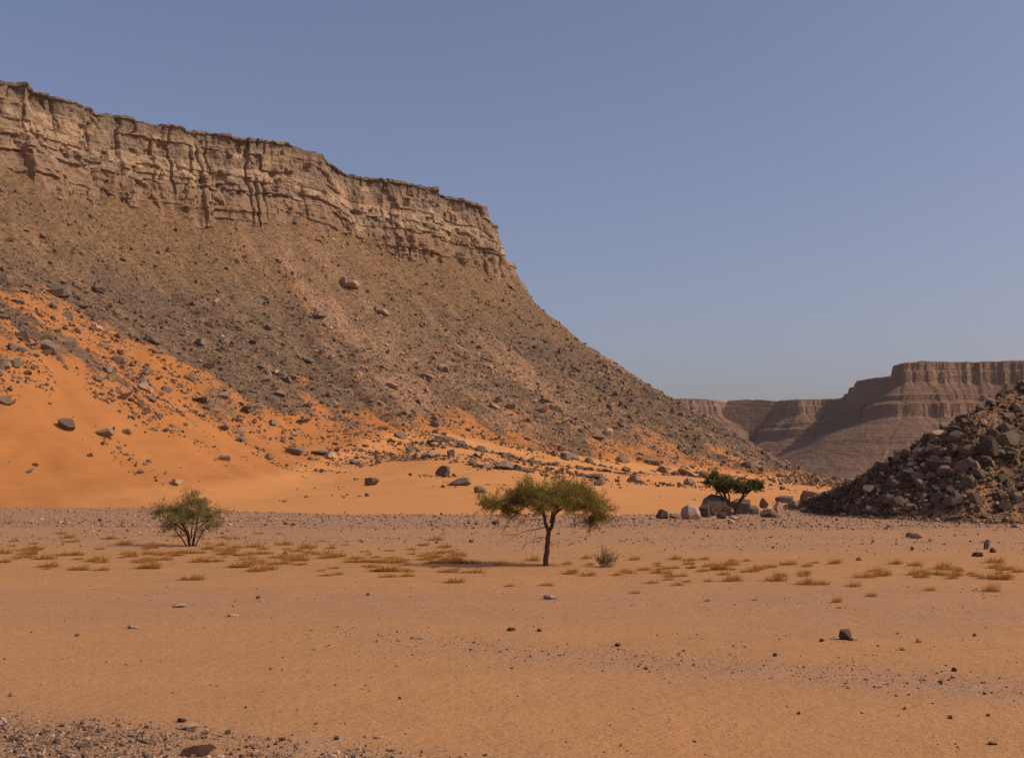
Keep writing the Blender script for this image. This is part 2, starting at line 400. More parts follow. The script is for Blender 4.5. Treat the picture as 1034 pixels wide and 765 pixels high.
# --- the plain: one sheet out to the horizon, finer near the viewpoint
def axis(lo, hi, step, far, grow=1.12):
    a = list(np.arange(lo, hi + 1e-6, step)); s = step
    while a[-1] < far: s *= grow; a.append(a[-1] + s)
    s = step; b = [lo]
    while b[-1] > -far: s *= grow; b.append(b[-1] - s)
    return np.array(b[:0:-1] + a)
AX = axis(-60, 60, 0.5, 15000); AY = axis(-4, 125, 0.5, 15000, 1.06)
gx, gy = np.meshgrid(AX, AY)
def gravel_field(x, y):
    n = fbm(x / 9, y / 6, 41, 4)
    g = 0.95 * sstep(-1.5, 2.0, (27.6 - (x + 12) * 0.43) - y + 1.5 * n)                      # pebbly bank
    band = (y - (37.5 - 0.56 * x)) + 1.5 * n
    g = np.maximum(g, 0.75 * np.exp(-(band / 2.6) ** 2) * sstep(-16, 8, x) * sstep(60, 30, y))
    g = np.maximum(g, 0.5 * sstep(40, 47, y + 3 * n) * sstep(64, 54, y + 3 * n))              # greyer flat
    g = np.maximum(g, (0.55 + 0.4 * n) * sstep(88, 112, y + 9 * n + 0.12 * x) )               # gravel beyond the trees
    g = np.maximum(g, 0.95 * sstep(128, 150, y + 8 * n))
    return np.clip(g, 0, 1)
tag(link('ground', new_mesh('ground', np.stack([gx, gy, G(gx, gy)], -1).reshape(-1, 3), grid_faces(len(AY), len(AX)), M['ground'], {'gravel': gravel_field(gx, gy)}, True)),
    'flat sandy desert plain with patches of gravel', 'ground', kind='structure')

# ------------------------------------------------------------------ cliff of the mesa
def build_cliff():
    P = RIM; n = len(P); tg = np.gradient(smooth_poly(P, 45)[:, :2], axis=0); tg /= np.linalg.norm(tg, axis=1)[:, None]
    nm = np.stack([tg[:, 1], -tg[:, 0]], 1)
    s = RS.copy(); xs = P[:, 0]
    zrim = P[:, 2]
    rows_f = np.linspace(0, 1, 84)                     # 0 foot .. 1 rim
    foot = zrim - 58
    zz = foot[None, :] + rows_f[:, None] * (zrim - foot)[None, :]
    rel = zrim[None, :] - zz                            # depth below the rim
    SS = np.broadcast_to(s[None, :], zz.shape)
    off = 0.13 * rel + 3.2 * sstep(24, 46, rel)
    r = np.random.default_rng(5)
    tone = np.full(zz.shape, 0.5)
    # buttresses and gullies of several sizes, running down the face
    b1 = fbm(SS / 62, rel * 0.006, 51, 2); b2 = fbm(SS / 21, rel * 0.015, 52, 3); b3 = fbm(SS / 7.5, rel * 0.05, 53, 3)
    off = off + 8.0 * b1 + 3.4 * (1 - 2 * np.abs(b2)) + 1.3 * b3
    tone = tone + 0.35 * fbm(SS / 30, rel / 16, 54, 3)
    def cells(width, seed, warp):
        e = [-40.0]; rr = np.random.default_rng(seed)
        while e[-1] < s[-1] + 60: e.append(e[-1] + width * rr.uniform(0.3, 2.0))
        e = np.array(e); v = rr.uniform(-1, 1, len(e) + 1)
        u = SS + warp
        k = np.searchsorted(e, u); k = np.clip(k, 1, len(e) - 1)
        dd = np.minimum(u - e[k - 1], e[k] - u)
        return v[k], dd, k
    # vertical joints, open only in places
    v, dd, k = cells(15, 61, 2.5 * fbm(rel / 12, SS / 40, 62, 3))
    opn = sstep(0.48, 0.75, vnoise(k * 3.3, rel / 16, 63))
    off = off + 1.5 * v - 3.2 * opn * np.exp(-(dd / 0.8) ** 2)
    # beds of unequal strength, broken into blocks here and there
    tops = [0, 2.0]
    while tops[-1] < 62: tops.append(tops[-1] + r.choice([1.6, 2.5, 4, 6.5, 9]) * r.uniform(0.8, 1.25))
    wob = rel + 1.6 * fbm(SS / 45, rel * 0 + 1.7, 64, 3) + 0.5 * fbm(SS / 6, rel / 6, 68, 2)
    for j in range(len(tops) - 1):
        m = (wob >= tops[j]) & (wob < tops[j + 1])
        th = tops[j + 1] - tops[j]
        v, dd, k = cells(3.5 + th * 1.2, 70 + j, 3 * fbm(rel / 5, SS / 20, 75 + j, 2))
        blk = sstep(0.25, 0.6, vnoise(SS / 26, np.full(SS.shape, j * 5.1), 69))
        add = r.uniform(-0.6, 0.6) + blk * (1.8 * v - 1.4 * np.exp(-(dd / 0.5) ** 2))
        if j == 0: add = add + 1.1
        up = wob - tops[j]
        add = add - 1.0 * np.exp(-(up / 0.6) ** 2) * sstep(0.4, 0.7, vnoise(SS / 9, np.full(SS.shape, j * 7.7), 65))
        off = np.where(m, off + add, off); tone = np.where(m, tone + r.uniform(-0.25, 0.25) + 0.15 * v * blk, tone)
    # hollows and fallen pockets
    hol = sstep(0.3, 0.62, fbm(SS / 6, rel / 6, 66, 3)); off = off - 2.6 * hol * sstep(2, 6, rel)
    off = off + 1.1 * fbm(SS / 4, rel / 4.5, 57, 3) + 0.45 * fbm(SS / 2.6, rel / 10, 56, 2) + 0.5 * fbm(SS / 2.2, rel / 1.8, 67, 2)
    stip = s[np.argmax(np.where(P[:, 1] < tip[1] + 25, P[:, 0], -1e9))]
    off = off + (0.16 * rel + 1.5 * sstep(14, 18, rel) + 2.0 * sstep(27, 31, rel)) * sstep(70, 15, np.abs(SS - stip))
    X = P[None, :, 0] + nm[None, :, 0] * off; Y = P[None, :, 1] + nm[None, :, 1] * off
    v, dd, k = cells(7, 99, np.zeros(SS.shape)); ztop = (zz + np.where(rel < 4, (0.9 * v + 0.6 * fbm(SS / 2.5, SS * 0, 98, 2)) * (1 - rel / 4), 0))
    cap = sstep(9, 2.5, rel + 3.5 * fbm(SS / 10, rel / 6, 94, 3))
    VX, VY, VZ, VT, VC = [X], [Y], [ztop], [tone], [cap]
    base_n = nm
    for ins, dz in ((1.2, 0.5), (4, 1.0), (10, 1.2), (25, 1.5), (60, 1.5), (160, 1.5)):   # plateau top
        t2 = smooth_poly(P, 45)
        q = np.stack([t2[:, 0], t2[:, 1]], 1) if ins > 8 else P[:, :2]
        VX.append((q[:, 0] - base_n[:, 0] * ins + (off[-1] * base_n[:, 0] if ins < 8 else 0))[None]); VY.append((q[:, 1] - base_n[:, 1] * ins + (off[-1] * base_n[:, 1] if ins < 8 else 0))[None])
        VZ.append((ztop[-1] + dz * 0.3 + 0.3 * fbm(s / 3, s * 0 + ins, 97, 2))[None]); VT.append(tone[-1:] * 0 + 0.3); VC.append(cap[-1:] * 0 + 1)
    A = [np.vstack(a) for a in (VX, VY, VZ, VT, VC)]
    V = np.stack(A[:3], -1).reshape(-1, 3)
    me = new_mesh('cliff', V, grid_faces(A[0].shape[0], n), M['cliff'], {'tone': np.clip(A[3], 0, 1), 'cap': A[4], 'low': np.vstack([sstep(18, 52, rel + 9 * fbm(SS / 16, rel / 20, 96, 3)), np.zeros((A[4].shape[0] - rel.shape[0], n))])}, False)
    tag(link('cliff', me), 'layered tan sandstone cliff along the top of the mesa', 'cliff', kind='structure')
build_cliff()

# ------------------------------------------------------------------ far canyon
def build_far():
    pts = [(430, 2680), (600, 2680), (660, 2665), (690, 2610), (722, 2640), (738, 2730), (750, 2800), (764, 2790), (782, 2690), (806, 2620), (832, 2650), (848, 2590),
           (858, 2380), (866, 2140), (884, 2110), (903, 2070), (904, 1880), (911, 1840), (940, 1842), (975, 1838), (1040, 1815), (1150, 1770), (1400, 1700), (1900, 1500)]
    P = np.array([((px - CX) / F * Y, Y) for px, Y in pts])
    Q = dense(P, 14)[0]; Q = smooth_poly(Q, 2); 
    poly = np.vstack([Q, [(6000, 1500), (6000, 6000), (-3000, 6000), (-3000, 2680)]])
    st = 2.5; ax = np.arange(-100, 1150, st); ay = np.arange(1440, 3090, st)
    X, Y = np.meshgrid(ax, ay)
    d, s = poly_dist(X, Y, Q); ins = in_poly(X, Y, poly); d = np.where(ins, -d, d)
    d = d + 5 * (1 - 2 * np.abs(fbm(s / 26, d / 90, 85, 3))) + 8 * fbm(s / 60, d / 300, 81, 4) * (0.5 + 0.5 * sstep(-20, 30, d)) + 6 * fbm(s / 15, d / 120, 82, 3)
    pd = [-400, -30, -1.5, 0.5, 5, 6.5, 10, 34, 40, 42, 56, 58.5, 100, 170, 255, 330, 600]; pz = [203, 200.5, 199, 187, 184, 168, 164, 147, 145, 138, 130, 111, 90, 52, 18, 2, -60]
    sA = Q[:, 0] / Q[:, 1] * F + CX; S_ = np.concatenate([[0], np.cumsum(np.hypot(*np.diff(Q, axis=0).T))]); pxs = np.interp(s, S_, sA)
    d = np.where(d > 0, d * (1 + 0.0 * d), d); wl = sstep(852, 864, pxs) * sstep(910, 904, pxs); dd_ = np.where(d > 0, np.where(d < 40, d * (1 - 0.62 * wl), d - 24.8 * wl), d)
    zw = np.interp(dd_, pd, pz); zl = np.interp(d, [-400, -30, -2, 3, 14, 40, 90, 170, 255, 330, 600], [203, 200.5, 199, 180, 135, 112, 78, 42, 16, 2, -60])
    z = np.interp(d, pd, pz) * (1 - wl) + zl * wl + 2.0 * fbm(X / 30, Y / 30, 83, 4) * sstep(0, 30, d) + 8 * (1 - 2 * np.abs(fbm(s / 50, d / 300, 84, 3))) * sstep(60, 130, d) + (2.2 * fbm(X / 14, Y / 14, 86, 3) + 1.5) * sstep(-4, -14, d)
    steep = ((d > -2) & (d < 10)) | ((d > 56) & (d < 63))
    tag(link('canyon_wall', new_mesh('canyon_wall', np.stack([X, Y, z], -1).reshape(-1, 3), grid_faces(len(ay), len(ax)), M['far'], {'steep': steep.astype(float)}, False)),
        'distant purple brown canyon walls with flat tops', 'canyon wall', kind='structure')
    # plateau behind, out of reach of the fine sheet
    bx = np.arange(-2600, 6200, 110.0); by = np.arange(3060, 6200, 110.0); X, Y = np.meshgrid(bx, by)
    tag(link('plateau', new_mesh('plateau', np.stack([X, Y, 198.5 + 2 * fbm(X / 500, Y / 500, 88, 3)], -1).reshape(-1, 3), grid_faces(len(by), len(bx)), M['far'], {'steep': np.zeros(X.size)}, True)),
        'flat plateau beyond the canyon rim', 'plateau', kind='structure')
build_far()

# ------------------------------------------------------------------ haze of the dry air
def build_haze():
    m = bpy.data.materials.new('haze'); m.use_nodes = True; t = m.node_tree; t.nodes.remove(t.nodes['Principled BSDF'])
    v = t.nodes.new('ShaderNodeVolumePrincipled'); v.inputs['Color'].default_value = (0.82, 0.78, 0.80, 1); v.inputs['Density'].default_value = HAZE; v.inputs['Anisotropy'].default_value = 0.0
    t.links.new(v.outputs[0], t.nodes['Material Output'].inputs['Volume'])
    x0, x1, y0, y1, z0, z1 = -22000, 22000, -22000, 22000, -75, 230
    V = [(x, y, z) for z in (z0, z1) for y in (y0, y1) for x in (x0, x1)]
    Fc = [(0, 2, 3, 1), (4, 5, 7, 6), (0, 1, 5, 4), (2, 6, 7, 3), (0, 4, 6, 2), (1, 3, 7, 5)]
    tag(link('haze', new_mesh('haze', V, Fc, m)), 'thin dusty haze in the desert air', 'haze', kind='stuff')
HAZE = 0.00003
build_haze()

# ------------------------------------------------------------------ dark boulder hill on the right
FOOT = [(770, 508), (800, 513), (830, 518), (870, 522), (920, 524), (980, 527), (1034, 527), (1110, 529), (1250, 535), (1450, 545)]
CREST = [(770, 506), (800, 503), (830, 490), (870, 468), (900, 452), (940, 426), (985, 405), (1034, 383), (1110, 350), (1250, 300), (1450, 250)]
def build_hill():
    foot = np.array([hit(px, py, G) for px, py in FOOT]); fx = [p for p, _ in FOOT]
    fd, fs = dense(foot, 0.8)
    pxs = np.interp(fs, np.concatenate([[0], np.cumsum(np.linalg.norm(np.diff(foot[:, :2], axis=0), axis=1))]), fx)
    cy = np.interp(pxs, [p for p, _ in CREST], [q for _, q in CREST]); cy = cy + 7 + 8 * sstep(800, 880, pxs) - 9 * sstep(950, 1030, pxs)
    tv = np.linspace(-0.12, 2.3, 110); rows = []
    crest = []
    for i in range(len(fd)):
        r = ray(pxs[i], cy[i]); sl = r[2] / r[1]; Y0 = fd[i, 1]; k = 0.50
        Yc = (k * Y0 + CAMZ) / (k - sl) if k > sl else Y0 + 60
        Yc = min(max(Yc, Y0 + 2.0), Y0 + 75); zc = CAMZ + sl * Yc
        crest.append(((pxs[i] - CX) / F * Yc, Yc, max(zc, fd[i, 2] + 0.3)))
    crest = smooth_poly(np.array(crest), 6)
    V = np.zeros((len(tv), len(fd), 3))
    for j, t in enumerate(tv):
        if t <= 1:
            V[j, :, :2] = fd[:, :2] + (crest - fd)[:, :2] * t
            zt = fd[:, 2] + (crest[:, 2] - fd[:, 2]) * (t if t > 0 else t) ** 1.0
            V[j, :, 2] = zt - 0.12 * (crest[:, 2] - fd[:, 2]) * math.sin(math.pi * max(t, 0)) - (0.6 if t < 0 else 0) 
        else:
            V[j, :, :2] = crest[:, :2] + (crest - fd)[:, :2] * (t - 1)
            V[j, :, 2] = crest[:, 2] - (crest[:, 2] - fd[:, 2]) * 0.62 * (t - 1) ** 1.3 - 0.5 * (t - 1)
    hgt = (crest[:, 2] - fd[:, 2])[None, :]
    amp = np.clip(hgt / 12, 0.1, 1) * sstep(0, 0.15, tv)[:, None]
    V[..., 2] += amp * (1.8 * fbm(V[..., 0] / 9, V[..., 1] / 9, 91, 4) + 0.5 * fbm(V[..., 0] / 2.4, V[..., 1] / 2.4, 92, 3)) * (1 - 0.6 * np.exp(-((tv - 1) / 0.1) ** 2))[:, None]
    sand = np.clip(np.exp(-np.maximum(tv, 0) / 0.14)[:, None] + 0.8 * sstep(0.0, 0.5, fbm(V[..., 0] / 8, V[..., 1] / 8, 93, 3)), 0, 1)
    tag(link('rubble_hill', new_mesh('rubble_hill', V.reshape(-1, 3), grid_faces(len(tv), len(fd)), M['hill'], {'sand': sand}, True)),
        'dark hillside of rubble under the heaped boulders', 'hill', kind='structure')
    return V, tv, pxs
HV, HT, HPX = build_hill()

# ------------------------------------------------------------------ rocks
def hull_rock(seed, blocky=False, squash=(1, 1, 1), n=15):
    rr = random.Random(seed); bm = bmesh.new(); pts = []
    if blocky:
        for sx in (-1, 1):
            for sy in (-1, 1):
                for sz in (-1, 1):
                    j = lambda: rr.uniform(0.35, 1.0)
                    pts.append((sx * j(), sy * j(), sz * j()))
        for _ in range(3):
            v = Vector((rr.gauss(0, 1), rr.gauss(0, 1), rr.gauss(0, 1))).normalized(); pts.append(tuple(v * rr.uniform(1.0, 1.12)))
    else:
        for _ in range(n):
            v = Vector((rr.gauss(0, 1), rr.gauss(0, 1), rr.gauss(0, 1))).normalized(); pts.append(tuple(v * rr.uniform(0.82, 1.08)))
    for p in pts: bm.verts.new((p[0] * squash[0] * .5, p[1] * squash[1] * .5, p[2] * squash[2] * .5))
    r = bmesh.ops.convex_hull(bm, input=bm.verts[:])
    bmesh.ops.delete(bm, geom=[v for v in bm.verts if not v.link_faces], context='VERTS')
    return bm
def rock_arrays(count, blocky_share=0.4, n=11):
    lib = []
    for i in range(count):
        rr = random.Random(900 + i)
        bm = hull_rock(100 + i, i < count * blocky_share, (1.0, rr.uniform(.6, .95), rr.uniform(.45, .85)), n)
        bmesh.ops.triangulate(bm, faces=bm.faces[:]); bm.verts.index_update()
        lib.append((np.array([v.co[:] for v in bm.verts]), np.array([[v.index for v in f.verts] for f in bm.faces]))); bm.free()
    return lib
LIB = rock_arrays(26, 0.3)
def scatter_mesh(name, pos, size, tone, mat, tilt=0.5, sink=0.2):
    r = np.random.default_rng(abs(hash(name)) % 1000 if False else len(name) * 31 + len(pos)); n = len(pos); which = r.integers(0, len(LIB), n)
    az = r.uniform(0, 2 * np.pi, n); tx = r.normal(0, tilt, n); ty = r.normal(0, tilt, n)
    Vs, Ts, As = [], [], []; base = 0
    for k, (v, t) in enumerate(LIB):
        idx = np.where(which == k)[0]
        if not len(idx): continue
        c, s = np.cos(az[idx]), np.sin(az[idx]); cx_, sx_ = np.cos(tx[idx]), np.sin(tx[idx]); cy_, sy_ = np.cos(ty[idx]), np.sin(ty[idx])
        x, y, z = v[:, 0][None], v[:, 1][None], v[:, 2][None]
        y1 = y * cx_[:, None] - z * sx_[:, None]; z1 = y * sx_[:, None] + z * cx_[:, None]
        x2 = x * cy_[:, None] + z1 * sy_[:, None]; z2 = -x * sy_[:, None] + z1 * cy_[:, None]
        x3 = x2 * c[:, None] - y1 * s[:, None]; y3 = x2 * s[:, None] + y1 * c[:, None]
        W = np.stack([x3, y3, z2], -1) * size[idx][:, None, None]
        W += pos[idx][:, None, :]; W[..., 2] += (0.35 - sink) * size[idx][:, None]
        Vs.append(W.reshape(-1, 3)); Ts.append((t[None] + (base + np.arange(len(idx)) * len(v))[:, None, None]).reshape(-1, 3))
        As.append(np.repeat(tone[idx], len(v))); base += len(idx) * len(v)
    return new_mesh(name, np.vstack(Vs), np.vstack(Ts), mat, {'tone': np.concatenate(As)})
def powsize(n, lo, hi, a, r): return lo * (1 - r.random(n) * (1 - (lo / hi) ** a)) ** (-1 / a)

def rock_mesh(name, seed, mat, blocky, squash, n=12, bev=0.0):
    """an angular boulder: a lump broken along random planes, its faces slightly chipped"""
    rr = np.random.default_rng(seed); bm = bmesh.new(); bmesh.ops.create_icosphere(bm, subdivisions=2, radius=1.05)
    nn = rr.normal(0, 1, (n, 3)); nn /= np.linalg.norm(nn, axis=1)[:, None]
    for q in range(n):
        h = rr.uniform(0.5, 0.88)
        res = bmesh.ops.bisect_plane(bm, geom=bm.verts[:] + bm.edges[:] + bm.faces[:], plane_co=nn[q] * h, plane_no=nn[q], clear_outer=True)
        ed = [e for e in res['geom_cut'] if isinstance(e, bmesh.types.BMEdge)]
        if len(ed) > 2: bmesh.ops.edgenet_fill(bm, edges=ed)
    bmesh.ops.dissolve_limit(bm, angle_limit=R(3), verts=bm.verts[:], edges=bm.edges[:])
    bmesh.ops.triangulate(bm, faces=bm.faces[:])
    for _ in range(2):
        bmesh.ops.subdivide_edges(bm, edges=[e for e in bm.edges if e.calc_length() > 0.28], cuts=1); bmesh.ops.triangulate(bm, faces=bm.faces[:])
    bmesh.ops.recalc_face_normals(bm, faces=bm.faces[:])
    v = np.array([x.co[:] for x in bm.verts])
    k = 1 + 0.05 * fbm(v[:, 0] * 2.2 + v[:, 2] * 1.3 + seed, v[:, 1] * 2.2 - v[:, 2], seed, 3) + rr.normal(0, 0.010, len(v))
    p = v * k[:, None] * np.array(squash)[None] * 0.60
    for x, q in zip(bm.verts, p): x.co = q
    me = bpy.data.meshes.new(name); bm.to_mesh(me); bm.free(); me.materials.append(mat)
    return me
RM = {}
for mk in ('grey', 'tan', 'dark', 'pale'):
    RM[mk] = [rock_mesh('boulder', 300 + 13 * i + len(mk), M[mk], i % 2 == 0, (1, random.Random(i).uniform(.65, .95), random.Random(i + 50).uniform(.5, .85))) for i in range(9)]
SLAB = {mk: [rock_mesh('rock_slab', 700 + i, M[mk], True, (1, .62, .3)) for i in range(3)] for mk in ('grey', 'tan', 'pale', 'dark')}
for mk in SLAB:
    SLAB[mk] = SLAB[mk]
def put_rock(name, me, p, size, label, cat, group=None, rz=None, tilt=0.25, sink=0.2, r=random):
    o = link(name, me); zmin = min(v.co.z for v in me.vertices) if False else -0.35
    sx = size if isinstance(size, (tuple, list)) else (size, size, size)
    o.scale = sx; o.rotation_euler = (r.uniform(-tilt, tilt), r.uniform(-tilt, tilt), r.uniform(0, 6.28) if rz is None else rz)
    o.location = (p[0], p[1], p[2] + sx[2] * (0.33 - sink))
    tag(o, label, cat, group)
    return o

# --- rubble on the scree slope (uncountable) and its larger boulders (single objects)
r = np.random.default_rng(21)
N = 260000
X = r.uniform(-330, 250, N); Y = r.uniform(230, 1010, N)
d = bil(TD, X, Y); z = bil(TZ, X, Y); sd = bil(TSAND, X, Y); s_ = bil(TS, X, Y); tn = bil(TTAN, X, Y); gr = bil(TGREY, X, Y); e_ = bil(TE, X, Y)
clump = 0.7 * fbm((X * 0.678 + Y * 0.734) / 7, (X * 0.734 - Y * 0.678) / 26, 45, 4) + 0.5 * fbm(X / 24, Y / 24, 43, 2)
prob = np.where(sd < 0.45, 0.75, np.clip(1.15 - sd, 0.0, 1) * 0.8) * sstep(5, 14, d)
low = sd >= 0.75
hq = np.clip(z / np.maximum(bil(TZB, X, Y), 8), 0, 1.2)
prob = np.where(low, np.clip(0.2 + 1.1 * hq, 0, 1) * sstep(0.20 - 0.72 * hq, 0.60 - 0.66 * hq, clump) * np.clip((z - 1.2) / 8, 0.0, 1), prob)
prob = prob * (1 - 0.96 * sstep(33, 26, z + 5 * clump) * sstep(-0.345, -0.375, X / Y + 0.02 * clump))
prob = np.where((np.abs(X / Y + 0.372) < 0.012) & (z < 62), prob * 0.15, prob)
vis = (np.abs(X / Y) < 0.50) & (bil(TZ, X, Y) > G(X, Y) + 0.3)
back = (X > RIMC[:, 0].max() - 30) | (Y < 900)
keep = (r.random(N) < prob) & vis & back
X, Y, z, sd, tn, gr, d, s_ = (a[keep] for a in (X, Y, z, sd, tn, gr, d, s_)); n = len(X)
size = powsize(n, 0.45, 4.6, 2.05, r) * (0.8 + 0.3 * sstep(40, 140, d))
tone = np.clip(r.normal(0.38, 0.23, n) + 0.55 * tn - 0.16 * gr - 0.10 * (sd > .6) + 0.35 * fbm(s_ / 5, d / 45, 46, 3), 0, 1)
q = np.random.default_rng(77); n2 = 16000; X2 = q.uniform(-330, 250, n2); Y2 = q.uniform(230, 1010, n2)
d2 = bil(TD, X2, Y2); s2 = bil(TS, X2, Y2); z2 = bil(TZ, X2, Y2); sd2 = bil(TSAND, X2, Y2); tn2 = bil(TTAN, X2, Y2)
cl = fbm((X2 * 0.678 + Y2 * 0.734) / 10, (X2 * 0.734 - Y2 * 0.678) / 38, 48, 3); kp = (q.random(n2) < sstep(0.08, 0.5, cl)) & (d2 > 10) & (np.abs(X2 / Y2) < 0.5) & (z2 > G(X2, Y2) + 2.5) & (sd2 < 0.97) & ((X2 > RIMC[:, 0].max() - 30) | (Y2 < 900))
X2, Y2, z2, d2, s2, sd2, tn2 = (a[kp] for a in (X2, Y2, z2, d2, s2, sd2, tn2)); m2 = len(X2)
X = np.concatenate([X, X2]); Y = np.concatenate([Y, Y2]); z = np.concatenate([z, z2]); d = np.concatenate([d, d2]); sd = np.concatenate([sd, sd2])
size = np.concatenate([size, powsize(m2, 1.2, 4.6, 2.0, q)])
tone = np.concatenate([tone, np.clip(q.normal(0.34, 0.16, m2) + 0.5 * tn2 + 0.75 * sstep(0.15, 0.4, fbm((X2 * 0.678 + Y2 * 0.734) / 15, (X2 * 0.734 - Y2 * 0.678) / 55, 49, 2)) * (d2 < 150) - 0.1 * (sd2 > .5), 0, 1)]); n = len(X)
P3 = np.stack([X, Y, z], 1)
big = np.argsort(-size / np.hypot(X, Y))[:136]
m = np.ones(n, bool); m[big] = False
tag(link('scree_rubble', scatter_mesh('scree_rubble', P3[m], size[m], tone[m], M['rub'], 0.35, 0.18)), 'brown stony rubble covering the slope below the cliff', 'rubble', kind='stuff')
rr = random.Random(3)
for i in big:
    mk = 'tan' if tone[i] > 0.62 else 'grey'
    if sd[i] > 0.55: lab, gp = ('grey boulder half sunk in the orange sand below the scree', 'boulders on the orange sand slope') if mk == 'grey' else ('tan boulder half sunk in the orange sand below the scree', 'tan boulders on the orange sand slope')
    elif d[i] < 60: lab, gp = '%s boulder on the brown scree close under the cliff' % mk, '%s boulders close under the cliff' % mk
    else: lab, gp = '%s boulder on the brown scree midway down the slope' % mk, '%s boulders on the middle scree' % mk
    slab = rr.random() < 0.3
    put_rock('boulder', rr.choice((SLAB if slab else RM)[mk]), P3[i], size[i] * (1.5 if slab else 1.15), lab, 'boulder', gp, None, 0.35, 0.22, rr)

def S(px, n=1): return px
# named boulders of the slope: (px, py, width px, height px, material, slab?, label)
HERO = [
    (352, 286, 24, 13, 'tan', 1, 'large tan slab at the head of the pale rock stream on the scree'),
    (384, 314, 22, 9, 'tan', 1, 'long flat tan slab lying just below the largest one on the scree'),
    (547, 412, 20, 8, 'tan', 1, 'pale flat slab on the scree above the acacia crown'),
    (499, 410, 13, 8, 'tan', 1, 'pale block on the scree up and to one side of the acacia'),
    (571, 424, 16, 6, 'tan', 1, 'thin pale slab lowest of the pale slabs on the scree'),
    (62, 295, 26, 13, 'grey', 0, 'broad grey outcrop at the upper edge of the sand'),
    (100, 292, 18, 10, 'grey', 0, 'grey block beside the broad outcrop at the upper edge of the sand'),
    (50, 352, 19, 15, 'grey', 0, 'squat grey boulder in the upper sand tongue near the picture edge'),
    (153, 343, 21, 10, 'grey', 1, 'tilted grey slab where the scree meets the sand'),
    (322, 318, 18, 10, 'grey', 0, 'grey boulder in the middle of the brown scree'),
    (268, 300, 12, 8, 'grey', 0, 'small grey boulder on the scree below the cliff bend'),
    (140, 408, 13, 8, 'grey', 0, 'grey boulder on open sand below the tilted slab'),
    (298, 455, 22, 10, 'grey', 0, 'wide dark grey boulder on the sand above the gravel bank'),
    (374, 487, 17, 11, 'grey', 0, 'lone dark boulder lowest on the sand before the acacia'),
    (177, 487, 14, 9, 'pale', 0, 'pale grey boulder low on the sand above the small bushy tree'),
    (255, 412, 18, 8, 'grey', 1, 'grey slab on the edge of the scree above the gravel bank'),
    (485, 495, 16, 9, 'grey', 0, 'grey boulder on the sand just over the tip of the acacia crown'),
    (508, 470, 26, 13, 'grey', 0, 'broad grey boulder on the sand just above the acacia'),
    (597, 481, 12, 7, 'grey', 0, 'small dark boulder alone on the bright sand past the acacia'),
    (575, 460, 22, 9, 'grey', 1, 'dark slab at the scree foot up from the acacia'),
    (628, 463, 16, 13, 'pale', 0, 'light grey rounded boulder at the foot of the scree'),
    (604, 441, 16, 9, 'grey', 0, 'dark block among rubble where the scree thins out'),
    (660, 466, 20, 11, 'grey', 0, 'grey boulder at the scree foot over the bright sand'),
    (756, 469, 16, 9, 'dark', 0, 'dark brown boulder at the scree foot over the far sand'),
    (693, 477, 26, 8, 'tan', 1, 'pale tan slab on the bright sand beside the far acacia'),
    (697, 487, 14, 11, 'pale', 0, 'pinkish round boulder under the tan slab on the bright sand'),
    (708, 479, 7, 12, 'dark', 0, 'upright dark boulder at the end of the tan slab'),
    (430, 380, 17, 9, 'grey', 0, 'broad grey boulder low on the scree'),
    (448, 372, 14, 8, 'grey', 0, 'grey slabby boulder above the broad one low on the scree'),
    (128, 436, 11, 8, 'grey', 0, 'small grey boulder in the sand between scattered stones'),
]
rr = random.Random(8)
def place_px(px, py, wpx, hpx, mk, slab, label, zf, cat='boulder', y0=120, name='boulder', group=None, sink=0.16, depth=0.8):
    p = hit(px, py + hpx * 0.35, zf, y0)
    if p is None: return None
    mpp = math.hypot(p[0], p[1]) / F
    W, Hh = wpx * mpp, hpx * mpp
    me = rr.choice((SLAB if slab else RM)[mk])
    co = np.array([v.co[:] for v in me.vertices]); ext = co.max(0) - co.min(0)
    o = link(name, me); o.scale = (W / ext[0], W * depth / ext[1], Hh * 1.12 / ext[2])
    o.rotation_euler = (rr.uniform(-.12, .12), rr.uniform(0.15, .5) if slab else rr.uniform(-.12, .2), rr.choice((0, math.pi)) + rr.uniform(-.35, .35))
    o.location = (p[0], p[1], p[2] + Hh * 0.5 * (1 - sink * 2) )
    tag(o, label, cat, group)
    return o
for px, py, wp, hp, mk, sl, lab in HERO: place_px(px, py, wp * 0.9, hp * 0.72, mk, sl, lab, TF)

